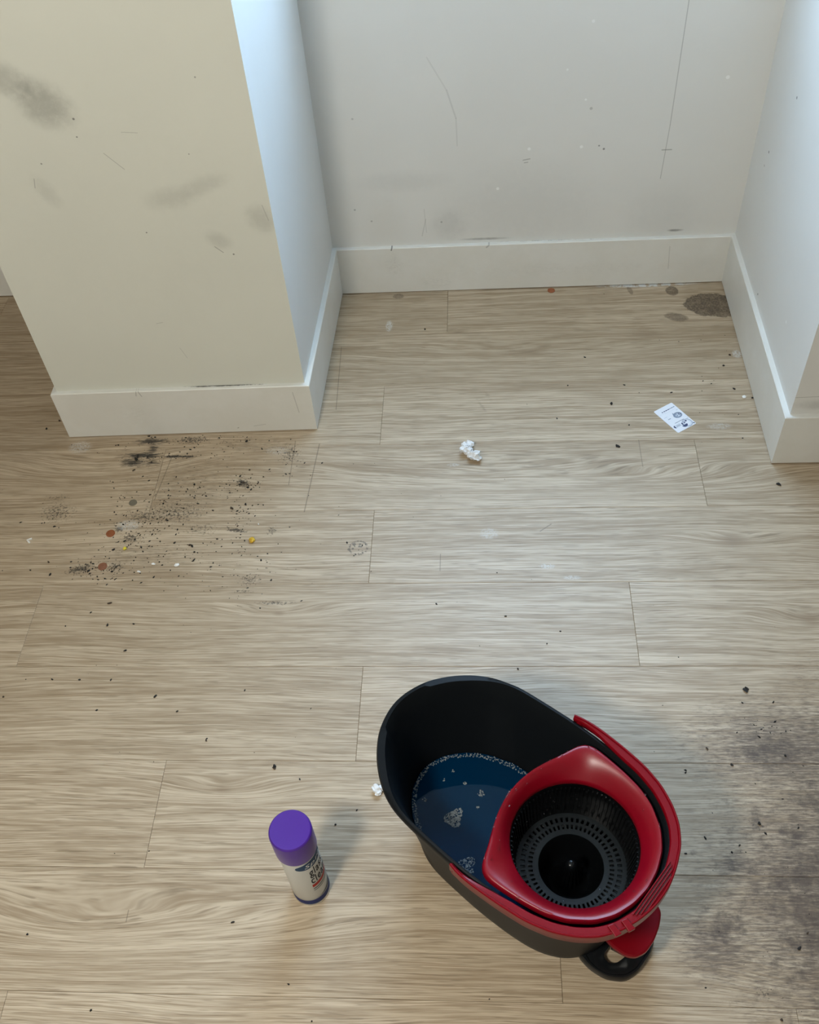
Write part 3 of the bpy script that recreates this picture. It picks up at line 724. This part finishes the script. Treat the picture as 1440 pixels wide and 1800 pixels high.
# ------------------------------------------------------------------ spray can
CAN = empty('aerosol_can', (0.1385, -1.1165, 0))
tag(CAN, 'white aerosol can of glass cleaner with a purple cap', 'spray can')
CR = 0.0310
M_CANW = plain('can_white_print', (0.56, 0.55, 0.51), 0.30, 0, 0, 0.35)
M_METAL = plain('can_tin', (0.72, 0.71, 0.68), 0.28, metal=0.9)
M_CAP = plain('purple_cap_plastic', (0.068, 0.018, 0.25), 0.30, 500, 0.04)
M_NAVY = plain('navy_print', (0.020, 0.028, 0.135), 0.55, 0, 0.0, 0.15)
M_LOGO = plain('blue_logo_print', (0.022, 0.060, 0.125), 0.55, 0, 0.0, 0.15)
M_INK = plain('black_ink', (0.012, 0.012, 0.020), 0.55, 0, 0.0, 0.15)
M_REDINK = plain('red_ink', (0.42, 0.02, 0.015), 0.55, 0, 0.0, 0.15)
M_SILV = plain('pale_print', (0.72, 0.73, 0.72), 0.55, 0, 0.0, 0.15)
M_SLATE = plain('slate_print', (0.10, 0.105, 0.11), 0.55, 0, 0.0, 0.15)
m = MB(); m.lathe([(CR - 0.003, 0.004), (CR - 0.002, 0.0006), (CR + 0.0006, 0.0006), (CR + 0.0010, 0.0022), (CR + 0.0002, 0.0042)], 64, cap0=True); m.build('base_rim', M_METAL, CAN, True)
m = MB(); m.lathe([(CR - 0.001, 0.0025), (CR, 0.005), (CR, 0.180), (CR - 0.002, 0.1855), (CR - 0.008, 0.188)], 96, cap0=True, cap1=True); cbody = m.build('body', M_CANW, CAN, True)
m = MB(); m.lathe([(CR + 0.0016, 0.1805), (CR + 0.0024, 0.1812), (CR + 0.0024, 0.2365), (CR + 0.0016, 0.2392), (CR - 0.0002, 0.2405), (CR - 0.004, 0.2402), (0.008, 0.2398), (0.0006, 0.2398)], 96, cap1=True); m.build('cap', M_CAP, CAN, True)
def wrap(az, z, d=0.0): return ((CR + d) * math.cos(az), (CR + d) * math.sin(az), z)
def wrapped_patch(name, mat, fn, az0, az1, n=40, d=0.00025):
    """fn(az) -> (zlow, zhigh)"""
    m = MB(); lo_ = []; hi_ = []
    for k in range(n + 1):
        a = R(az0 + (az1 - az0) * k / n); z0, z1 = fn(az0 + (az1 - az0) * k / n)
        lo_.append(wrap(a, z0, d)); hi_.append(wrap(a, z1, d))
    a, b_ = m.ring(lo_), m.ring(hi_); m.bridge(a, b_, False)
    return m.build(name, mat, cbody, True)
wrapped_patch('base_band', M_NAVY, lambda a: (0.0062, 0.0225), 0, 360, 96)
wrapped_patch('base_band_line', M_LOGO, lambda a: (0.0105, 0.0125), -100, 40, 40, 0.0004)
OC, OW = -16.0, 76.0
def oval(h): return lambda a: (lambda q: (0.1605 - h * q, 0.1605 + h * q))(math.sqrt(max(0.0, 1 - ((a - OC) / OW) ** 2)) ** 0.8)
wrapped_patch('logo_oval', M_LOGO, oval(0.0125), OC - OW, OC + OW, 60)
wrapped_patch('logo_outline', M_SILV, lambda a: (0.1605 + 0.0128 * math.sqrt(max(0, 1 - ((a - OC) / OW) ** 2)) ** 0.8, 0.1618 + 0.0132 * math.sqrt(max(0, 1 - ((a - OC) / OW) ** 2)) ** 0.8), OC - OW, OC + OW, 60)
def text_mesh(name, body_, size, xscale=1.0, bold=0.0, shear=0.0):
    cu = bpy.data.curves.new(name, 'FONT'); cu.body = body_; cu.size = size; cu.offset = bold; cu.shear = shear; cu.space_character = 1.12
    cu.resolution_u = 3
    ob = bpy.data.objects.new(name, cu); col.objects.link(ob)
    bpy.context.view_layer.update()
    dg = bpy.context.evaluated_depsgraph_get()
    me = bpy.data.meshes.new_from_object(ob.evaluated_get(dg))
    bpy.data.objects.remove(ob); bpy.data.curves.remove(cu)
    for v in me.vertices: v.co.x *= xscale
    me.name = name; me.materials.clear()
    return me
def wrap_text(name, s, size, az, z, mat, xs=1.0, bold=0.0, shear=0.0, slope=0.0, d=0.0005):
    me = text_mesh(name, s, size, xs, bold, shear)
    bm = bmesh.new(); bm.from_mesh(me)
    bmesh.ops.triangulate(bm, faces=bm.faces); bmesh.ops.subdivide_edges(bm, edges=[e for e in bm.edges if e.calc_length() > 0.003], cuts=1)
    for v in bm.verts:
        x, y = v.co.x, v.co.y
        v.co = Vector(wrap(R(az) + x / CR, z + y + slope * x, d))
    bm.to_mesh(me); bm.free()
    return link(name, me, mat, cbody)
wrap_text('logo_lettering', 'Spray', 0.0165, -66, 0.1548, M_SILV, 1.2, 0.00012, 0.25, 0.0, 0.0006)
wrap_text('product_lettering', 'glass', 0.0380, -57, 0.1190, M_INK, 0.44, 0.0004)
wrap_text('product_lettering', 'cleaner', 0.0380, -60, 0.0890, M_INK, 0.44, 0.0004)
wrapped_patch('red_bar', M_REDINK, lambda a: (0.0740, 0.0840), -60, 44, 40)
wrapped_patch('small_print', M_INK, lambda a: (0.0660, 0.0685), -60, 10, 30)
wrapped_patch('small_print', M_SLATE, lambda a: (0.0590, 0.0608), -60, 20, 30)
wrapped_patch('grey_swoosh', M_SLATE, lambda a: (0.026, 0.026 + 0.034 * ((a + 52) / 130) ** 1.3), -52, 78, 40)

# ------------------------------------------------------------------ white printed card
cx, cy = 0.8918, -0.0043
M_CARD = plain('white_card', (0.80, 0.82, 0.88), 0.35)
M_CINK = plain('card_navy_ink', (0.035, 0.055, 0.14), 0.4)
M_CINK2 = plain('card_grey_blue_ink', (0.22, 0.27, 0.36), 0.4)
M_CINK3 = plain('card_pale_ink', (0.55, 0.60, 0.70), 0.4)
CARD = empty('plastic_card', (cx, cy, 0.0001))
tag(CARD, 'white plastic card with blue print lying face up on the floor', 'card')
CW, CL = 0.0555, 0.0865
ydir = Vector((-(0.9413 - 0.8929) , 0.0241 + 0.0485, 0)).normalized()     # towards the card's top edge
CARD.rotation_euler = (0, 0, math.atan2(ydir.y, ydir.x) - math.pi / 2)
def rrect(w, l, r, n=5):
    out = []
    for sx, sy, a0 in ((1, 1, 0), (-1, 1, 90), (-1, -1, 180), (1, -1, 270)):
        for k in range(n + 1):
            a = R(a0 + 90 * k / n); out.append((sx * (w / 2 - r) + r * math.cos(a), sy * (l / 2 - r) + r * math.sin(a)))
    return out
m = MB(); m.prism(rrect(CW, CL, 0.003), 0, 0.0008); cb = m.build('card_body', M_CARD, CARD, bevel=0.00015, seg=1)
def st(s, t): return (-CW / 2 + s * CW, CL / 2 - t * CL)
def strip(name, s0, s1, t0, dt, mat, z=0.00083):
    m = MB(); a = st(s0, t0); b_ = st(s1, t0 + dt)
    m.box(a[0], b_[0], b_[1], a[1], 0.0008, z + 0.00004); return m.build(name, mat, cb)
def disc(name, s, t, r, mat, z=0.00086, r0=0.0, a0=0, a1=360, sy=1.0):
    m = MB(); c = st(s, t); n = 28
    o_ = [(c[0] + r * math.cos(R(a0 + (a1 - a0) * k / n)), c[1] + sy * r * math.sin(R(a0 + (a1 - a0) * k / n)), z) for k in range(n + 1)]
    i_ = [(c[0] + r0 * math.cos(R(a0 + (a1 - a0) * k / n)), c[1] + sy * r0 * math.sin(R(a0 + (a1 - a0) * k / n)), z) for k in range(n + 1)]
    a, b_ = m.ring(o_), m.ring(i_); m.bridge(a, b_, False); return m.build(name, mat, cb)
rnd = random.Random(5)
disc('heading_dot', 0.27, 0.165, 0.0016, M_CINK)
s = 0.33
while s < 0.92:
    w = rnd.uniform(0.05, 0.11); strip('heading_word', s, min(s + w, 0.93), 0.150 + rnd.uniform(-0.002, .002), 0.026, M_CINK if s < 0.62 else M_CINK2); s += w + 0.018
strip('fine_line', 0.06, 0.40, 0.215, 0.006, M_CINK3)
strip('fine_line', 0.30, 0.86, 0.245, 0.005, M_CINK3)
strip('fine_line', 0.10, 0.26, 0.36, 0.016, M_CINK3)
strip('fine_line', 0.18, 0.32, 0.46, 0.020, M_CINK2)
strip('fine_line', 0.84, 0.93, 0.29, 0.02, M_CINK3)
disc('emblem', 0.70, 0.47, 0.0115, M_CINK2, 0.00084, sy=0.8)
disc('emblem', 0.70, 0.475, 0.0075, M_CINK3, 0.00087, sy=0.7)
disc('emblem', 0.62, 0.47, 0.004, M_CINK2, 0.00090, 0.0022)
disc('emblem', 0.80, 0.46, 0.003, M_CINK, 0.00090, 0.0015)
m = MB(); a = st(0.56, 0.40); m.prism([(a[0] - .003, a[1] - .004), (a[0] + .005, a[1] - .003), (a[0] + .001, a[1] + .006)], 0.0008, 0.00089); m.build('emblem', M_CINK2, cb)
strip('rule_line', 0.27, 0.74, 0.672, 0.013, M_CINK)
disc('badge', 0.72, 0.84, 0.0125, M_CINK2, 0.00084, 0.0108)
disc('badge', 0.72, 0.84, 0.0095, M_CINK3, 0.00085, 0.0080)
disc('badge', 0.55, 0.855, 0.0075, M_CINK, 0.00088, 0, 180, 360)
strip('badge_mark', 0.47, 0.54, 0.765, 0.075, M_CINK); strip('badge_mark', 0.60, 0.65, 0.755, 0.07, M_CINK); strip('badge_mark', 0.69, 0.78, 0.74, 0.045, M_CINK)
disc('badge', 0.15, 0.79, 0.0045, M_CINK, 0.00086, 0, 90, 270)
strip('badge_line', 0.16, 0.44, 0.745, 0.006, M_CINK2); strip('badge_line', 0.16, 0.44, 0.825, 0.006, M_CINK2)
s = 0.20
while s < 0.42: strip('badge_letter', s, s + 0.026, 0.768, 0.045, M_CINK2); s += 0.045
strip('fine_line', 0.86, 0.95, 0.70, 0.02, M_CINK3)
disc('corner_mark', 0.94, 0.945, 0.0020, M_CINK)

# ------------------------------------------------------------------ coins
M_COP = plain('copper', (0.36, 0.125, 0.052), 0.42, 700, 0.3, metal=0.55, bumpk=0.4)
M_COP2 = plain('dull_copper', (0.32, 0.145, 0.085), 0.45, 700, 0.25, metal=0.5, bumpk=0.4)
M_NIC = plain('tarnished_nickel', (0.20, 0.18, 0.135), 0.45, 700, 0.2, metal=0.4, bumpk=0.4)
def coin(x, y, r, mat, label, rz, tilt=0.0):
    t = empty('coin', (x, y, 0.0001), rz); tag(t, label, 'coin', 'coins lost on the floor')
    t.rotation_euler = (tilt, 0, rz); 
    if tilt: t.location.z += r * math.sin(tilt)
    m = MB(); m.lathe([(r * 0.97, 0), (r, 0.0002), (r, 0.0015), (r * 0.97, 0.0017), (r * 0.90, 0.0017), (r * 0.88, 0.0014)], 40, cap0=True, cap1=True); bd = m.build('coin_body', mat, t, True, angle=30)
    m = MB(); n = 24
    m.loft([[(r * (0.42 + 0.12 * math.sin(2 * a + 1) + 0.05 * math.sin(5 * a)) * math.cos(a) * k, r * (0.55 + 0.08 * math.sin(3 * a)) * math.sin(a) * k, 0.0014 + h) for a in [2 * math.pi * i / n for i in range(n)]] for k, h in ((1, 0), (0.9, 0.0002))])
    m.build('coin_relief', mat, t, True)
coin(-0.3636, -0.2485, 0.0092, M_NIC, 'dull grey coin on the dirty floor before the pillar', 0.4)
coin(-0.3951, -0.3387, 0.0101, M_COP, 'bright copper coin beside dusty scrapings, nearer the pillar than the other dirty coin', 1.2)
coin(-0.3911, -0.4311, 0.0101, M_COP2, 'dull pinkish copper coin beside a sooty smear, further from the pillar', 2.0)
coin(0.6287, 0.4905, 0.0098, M_COP, 'copper coin against the back skirting board of the alcove', 0.3)

# ------------------------------------------------------------------ fluff, foil and scraps
def wobble(p, f, sd):
    x, y, z = p.x * f + sd, p.y * f + sd * 1.7, p.z * f
    return Vector((math.sin(x * 1.3 + 2 * math.sin(y * 0.9)) * math.cos(z * 1.1 + y), math.sin(y * 1.2 + 2 * math.sin(z * 1.0 + x * .4)) * math.cos(x * 0.8), math.sin(z * 1.4 + 2 * math.sin(x * 0.7)) * math.cos(y * 1.3))) * 0.6
def lump(name, seeds, mat, loc, rough, sub=4, seed=0.0, flat=0.0):
    """one crumpled mesh grown from overlapping blobs"""
    bm = bmesh.new()
    for (x, y, z, r, ex) in seeds:
        mat4 = Matrix.Translation((x, y, z)) @ Matrix.Diagonal((r * ex, r, r * 0.8, 1))
        bmesh.ops.create_icosphere(bm, subdivisions=sub, radius=1, matrix=mat4)
    for v in bm.verts:
        p = v.co
        n = wobble(p, 170.0, seed); n2 = wobble(p, 480.0, seed + 3.1)
        v.co = p + n * rough + n2 * rough * 0.6
    zmin = min(v.co.z for v in bm.verts)
    for v in bm.verts: v.co.z = max(0.0001, v.co.z - zmin * 0.7)
    me = bpy.data.meshes.new(name); bm.to_mesh(me); bm.free()
    o = link(name, me, mat, None, True, angle=50); o.location = loc; return o
M_TISSUE = plain('torn_tissue', (0.80, 0.80, 0.80), 0.9, 300, 0.08)
o = lump('tissue_tuft', [(-0.010, 0.013, 0.008, 0.011, 1.0), (-0.013, 0.000, 0.009, 0.010, 1.1), (-0.003, -0.006, 0.008, 0.008, 1.0), (0.008, -0.018, 0.008, 0.010, 1.2), (0.001, 0.022, 0.006, 0.006, 1.0), (0.015, -0.022, 0.006, 0.007, 1.0)], M_TISSUE, (0.4105, -0.1114, 0), 0.0075)
tag(o, 'torn white tuft of tissue lying alone in mid floor', 'tissue')
o = lump('fluff', [(0, 0, 0.005, 0.006, 1.3), (0.008, 0.004, 0.004, 0.005, 1.0), (0.004, -0.006, 0.004, 0.005, 1.0)], M_TISSUE, (0.2395, -0.9440, 0), 0.005, 3, 5.0)
tag(o, 'small white bit of fluff on the floor by the pouring end of the bucket', 'fluff')
M_PAPER = plain('white_scrap', (0.82, 0.81, 0.78), 0.6)
M_GOLD = plain('gold_foil', (0.80, 0.50, 0.06), 0.28, 300, 0.2, metal=0.7)
M_YEL = plain('yellow_foil', (0.85, 0.70, 0.06), 0.3, metal=0.4)
def scrap(name, mat, loc, size, label, cat, seed, group=None):
    rn = random.Random(seed); bm = bmesh.new()
    bmesh.ops.create_icosphere(bm, subdivisions=2, radius=1)
    for v in bm.verts:
        k = 0.75 + 0.5 * rn.random()
        v.co = Vector((v.co.x * size[0] * k, v.co.y * size[1] * k, v.co.z * size[2] * k))
    z = min(v.co.z for v in bm.verts)
    for v in bm.verts: v.co.z -= z
    me = bpy.data.meshes.new(name); bm.to_mesh(me); bm.free()
    o = link(name, me, mat); o.location = loc; o.rotation_euler = (0, 0, rn.uniform(0, 3)); tag(o, label, cat, group); return o
scrap('foil_scrap', M_GOLD, (-0.0705, -0.3640, 0.0001), (0.0065, 0.008, 0.004), 'crumpled gold foil scrap alone on the floor before the pillar', 'foil', 1)
scrap('foil_scrap', M_YEL, (-0.3515, -0.3844, 0.0001), (0.0045, 0.004, 0.003), 'tiny bright yellow foil scrap between the two copper coins', 'foil', 2)
m = MB()
for s, a in ((1, 0.35), (-1, -0.75)):
    ca, sa = math.cos(a), math.sin(a)
    m.loft([[(-0.004 + q[0] * ca - q[1] * sa * s, (q[0] * sa + q[1] * ca * s), z) for q in ((0, -0.001), (0.011, -0.002), (0.011, 0.002), (0, 0.001))] for z in (0.0002, 0.003)])
o = m.build('paper_scrap', M_PAPER); o.location = (-0.5786, -0.3559, 0); tag(o, 'folded v-shaped white paper scrap beyond the dirt patch', 'paper')
for i, (x, y, sx, sy) in enumerate(((-0.226, -0.430, 0.0055, 0.004), (-0.307, -0.447, 0.0045, 0.002), (-0.278, -0.427, 0.004, 0.0025), (-0.062, -0.318, 0.0014, 0.002))):
    scrap('white_chip', M_PAPER, (x, y, 0.0001), (sx, sy, 0.0022), 'tiny white plaster chip among the black crumbs', 'chip', 20 + i, 'white chips in the dirt')
scrap('white_chip', M_PAPER, (1.063, 0.060, 0.0001), (0.004, 0.005, 0.0025), 'small curled white chip by the right skirting board', 'chip', 31)

# ------------------------------------------------------------------ crumbs of dirt
M_CRUMB = plain('black_dirt', (0.012, 0.010, 0.008), 0.8)
M_CRUMB2 = plain('brown_dirt', (0.055, 0.035, 0.02), 0.8)
CRUMB_MESH = []
for sd in range(7):
    rn = random.Random(100 + sd); bm = bmesh.new(); bmesh.ops.create_icosphere(bm, subdivisions=1, radius=1)
    ex = rn.uniform(1.0, 1.9)
    for v in bm.verts:
        k = rn.uniform(0.65, 1.25); v.co = Vector((v.co.x * k * ex, v.co.y * k, v.co.z * k * 0.6 + 0.45))
    me = bpy.data.meshes.new('crumb'); bm.to_mesh(me); bm.free(); CRUMB_MESH.append(me)
CR_A = [(-127,-58,28),(-386,-112,34),(-384,-105,22),(-384,-147,22),(-358,-167,14),(-371,-35,20),(-364,-39,14),(-441,-63,17),(-447,-64,11),(-156,-80,11),(-72,-57,11),(-86,-84,16),(-128,-98,8),(-194,-38,8),(-70,-174,13),(-100,-177,11),(-81,-195,18),(-80,-191,13),(-211,-254,16),(-130,-269,26),(-100,-258,21),(-115,-261,10),(-230,-195,19),(-216,-189,11),(-234,-227,11),(-205,-228,11),(-292,-191,11),(-328,-225,16),(-292,-252,19),(-292,-244,11),(-272,-303,21),(-234,-315,13),(-297,-298,13),(-211,-329,13),(-243,-367,18),(-208,-374,25),(-202,-377,23),(-194,-394,20),(-191,-415,18),(-138,-359,10),(-91,-380,10),(-82,-388,8),(-52,-407,12),(-43,-418,17),(-11,-373,10),(9,-326,10),(-88,-404,10),(-358,-361,18),(-386,-350,11),(-367,-445,23),(-378,-464,15),(-316,-469,13),(-370,-480,13),(-341,-449,10),(-516,-418,18),(-530,-317,19),(-419,-203,14),(-419,-231,11),(-392,-180,8),(-87,-301,8),(-109,-321,13),(-117,-236,8),(-97,-220,8),(-161,-141,8),(-251,-76,17),(-260,-202,11),(-245,-217,11),(-449,-336,8),(-391,-404,10),(-353,-464,10),(-298,-434,8),(-378,-385,21),(-106,-152,19),(-355,-39,14),(-296,-54,11),(-275,-55,14),(-265,-58,11),(-243,-66,11),(-20,-54,11),(-8,-95,16),(-47,-94,11),(-128,-44,11),(-238,-35,8),(-362,-215,11),(-399,-233,11),(-387,-233,11),(-358,-277,11),(-401,-276,13),(-395,-283,11),(-326,-247,13),(-314,-269,11),(-295,-269,11),(-337,-308,11),(-290,-329,13),(-342,-370,13),(-299,-376,13),(-292,-377,10),(-310,-391,13),(-261,-405,13),(-162,-366,8),(-205,-111,11),(-197,-104,8),(-176,-91,11),(-169,-74,11),(-111,-281,10),(-102,-278,13),(-94,-281,10),(-132,-323,8),(-114,-191,16),(-103,-207,18),(-94,-213,16),(-123,-198,16),(-125,-216,11),(-420,-443,21),(-426,-445,13),(-412,-437,13),(-372,-363,13),(-346,-373,13)]
CR_B = [(47,-898,34),(47,-901,25),(170,-1007,19),(-208,-751,24),(-352,-529,28),(-344,-584,22),(-387,-552,17),(-158,-784,21),(97,-922,15),(-334,-1203,20),(926,-737,36),(930,-733,26),(750,-95,36),(1089,-220,36),(783,-26,19),(749,47,32),(649,114,19),(616,0,19),(786,112,19),(339,-535,16),(501,-690,15),(904,-997,29),(928,-1202,24),(880,-1307,23),(837,-857,20),(12,-1177,19),(-292,-646,22),(206,-980,14),(-196,-1317,19),(117,-1272,14),(-515,-753,22),(-318,-782,16),(-426,-713,17),(-90,-842,15),(-90,-846,15),(1055,213,27),(1045,90,26),(1082,57,26),(772,-1051,14),(809,-1024,19),(864,-1036,14),(968,-1004,15),(-28,-543,16),(-289,-581,17),(-433,-586,17),(-370,-714,16),(-306,-714,16),(946,-1178,14),(876,-889,20),(973,-870,20),(792,-904,15),(560,-632,15),(480,-566,16),(895,82,19),(698,217,20),(291,342,21),(1034,174,27),(916,-763,15),(160,-1325,14),(588,-603,13),(973,-762,16),(-503,-452,24),(-521,104,20),(-637,-3,27),(-611,25,24)]
LANDMARKS = [('the grey coin', -0.3636, -0.2485), ('the bright copper coin', -0.3951, -0.3387), ('the dull copper coin', -0.3911, -0.4311), ('the gold foil scrap', -0.0705, -0.3640), ('the yellow foil scrap', -0.3515, -0.3844),
             ('the folded white paper scrap', -0.5786, -0.3559), ('the white printed card', 0.8918, -0.0043), ('the tuft of tissue', 0.4105, -0.1114), ('the spray can', 0.1385, -1.1165), ('the outer corner of the right pier', 1.085, -0.157), ('the red tip of the bucket handle', 0.57, -0.95), ('the ring-shaped scuff', 0.1665, -0.386)]
def zone(x, y, pillar):
    if pillar:
        if y > -0.115: return 'crumb of dirt close under the front skirting board of the pillar'
        if y < -0.36: return 'crumb of dirt in the dirt patch, at coin and foil distance from the pillar'
        return 'crumb of dirt in the middle of the dirt patch before the pillar'
    if y > -0.16 and x > 0.06: return 'stray crumb on the boards inside the alcove'
    if x > 0.66: return 'stray crumb on the grimy boards around the wringer end of the bucket'
    return 'stray crumb on the clean boards between the dirt patch and the spray can'
def crumbs(lst, group, pillar):
    rn = random.Random(len(lst))
    near = {}
    for nm, lx, ly in LANDMARKS:
        i = min(range(len(lst)), key=lambda k: math.hypot(lst[k][0] * 1e-3 - lx, lst[k][1] * 1e-3 - ly))
        d = math.hypot(lst[i][0] * 1e-3 - lx, lst[i][1] * 1e-3 - ly)
        if (nm, d) and d < 0.16 and BEST.get(nm, (9,))[0] > d and i not in near: near[i] = nm
    for i, (x, y, r) in enumerate(lst):
        k = 0 if rn.random() < 0.8 else 1
        o = bpy.data.objects.new('dirt_crumb', CRUMBM[(i % 7, k)])
        o.location = (x * 1e-3, y * 1e-3, 0.0001); s = r * (1.25e-4 if pillar else 1.1e-4); o.scale = (s, s, s); o.rotation_euler = (0, 0, rn.uniform(0, 6.28))
        col.objects.link(o)
        cn = ('black', 'brown')[k]
        if i in near: tag(o, cn + ' crumb of dirt lying closest to ' + near[i], 'crumb', group)
        else: tag(o, cn + ' ' + zone(x * 1e-3, y * 1e-3, pillar), 'crumb', group)
CRUMBM = {}
for i in range(7):
    for k, mt in enumerate((M_CRUMB, M_CRUMB2)):
        me = CRUMB_MESH[i].copy(); me.materials.append(mt); CRUMBM[(i, k)] = me
BEST = {}
for nm, lx, ly in LANDMARKS:        # each landmark names one crumb only, from the list that comes closest
    dA = min(math.hypot(q[0] * 1e-3 - lx, q[1] * 1e-3 - ly) for q in CR_A); dB = min(math.hypot(q[0] * 1e-3 - lx, q[1] * 1e-3 - ly) for q in CR_B)
    BEST[nm] = (min(dA, dB) + 1e-9,)
crumbs(CR_A, 'dirt crumbs before the pillar', True)
crumbs(CR_B, 'stray crumbs on the open floor', False)

# fine grit nobody could count: one object
rn = random.Random(11); v = []; f = []
def grain(x, y, r):
    o0 = len(v); a = rn.uniform(0, 6.28); e = rn.uniform(1, 2.2)
    for k in range(4):
        q = a + k * math.pi / 2; rr_ = r * (e if k % 2 else 1)
        v.append((x + rr_ * math.cos(q), y + rr_ * math.sin(q), 0.00015))
    v.append((x, y, r * 0.8 + 0.0002))
    for k in range(4): f.append((o0 + k, o0 + (k + 1) % 4, o0 + 4))
    f.append((o0 + 3, o0 + 2, o0 + 1, o0))
CL_ = [(-0.31, -0.30, 0.05, 0.035, 150), (-0.36, -0.10, 0.05, 0.02, 60), (-0.29, -0.105, 0.03, 0.005, 40), (-0.23, -0.055, 0.09, 0.012, 90), (-0.11, -0.20, 0.025, 0.02, 60), (-0.36, -0.44, 0.035, 0.02, 70), (-0.42, -0.435, 0.03, 0.012, 60), (-0.34, -0.36, 0.03, 0.02, 50), (-0.20, -0.40, 0.05, 0.03, 50), (-0.10, -0.29, 0.02, 0.03, 40), (-0.02, -0.11, 0.02, 0.03, 35), (-0.24, -0.21, 0.06, 0.03, 60), (-0.10, -0.41, 0.05, 0.04, 40), (-0.05, -0.47, 0.04, 0.03, 30), (-0.25, -0.25, 0.18, 0.13, 160), (-0.535, -0.30, 0.02, 0.015, 15), (0.94, -0.82, 0.02, 0.012, 25), (0.98, -1.1, 0.12, 0.15, 70), (0.3, -0.5, 0.5, 0.5, 60), (1.0, 0.1, 0.05, 0.12, 25), (0.166, -0.39, 0.015, 0.012, 14)]
for x0, y0, sx, sy, n in CL_:
    for _ in range(n):
        x, y = rn.gauss(x0, sx), rn.gauss(y0, sy)
        if (x < 0.045 and y > -0.04) or y > 0.49 or x > 1.07: continue
        if (x - 0.56) ** 2 + (y + 1.1) ** 2 < 0.05 or (x - .138) ** 2 + (y + 1.117) ** 2 < .0014: continue
        grain(x, y, min(0.0022, 0.0005 + rn.expovariate(1 / 0.0005)))
me = bpy.data.meshes.new('floor_grit'); me.from_pydata(v, [], f)
o = link('floor_grit', me, M_CRUMB); tag(o, 'fine black grit strewn over the oak floor, thickest before the pillar', 'grit', kind='stuff')
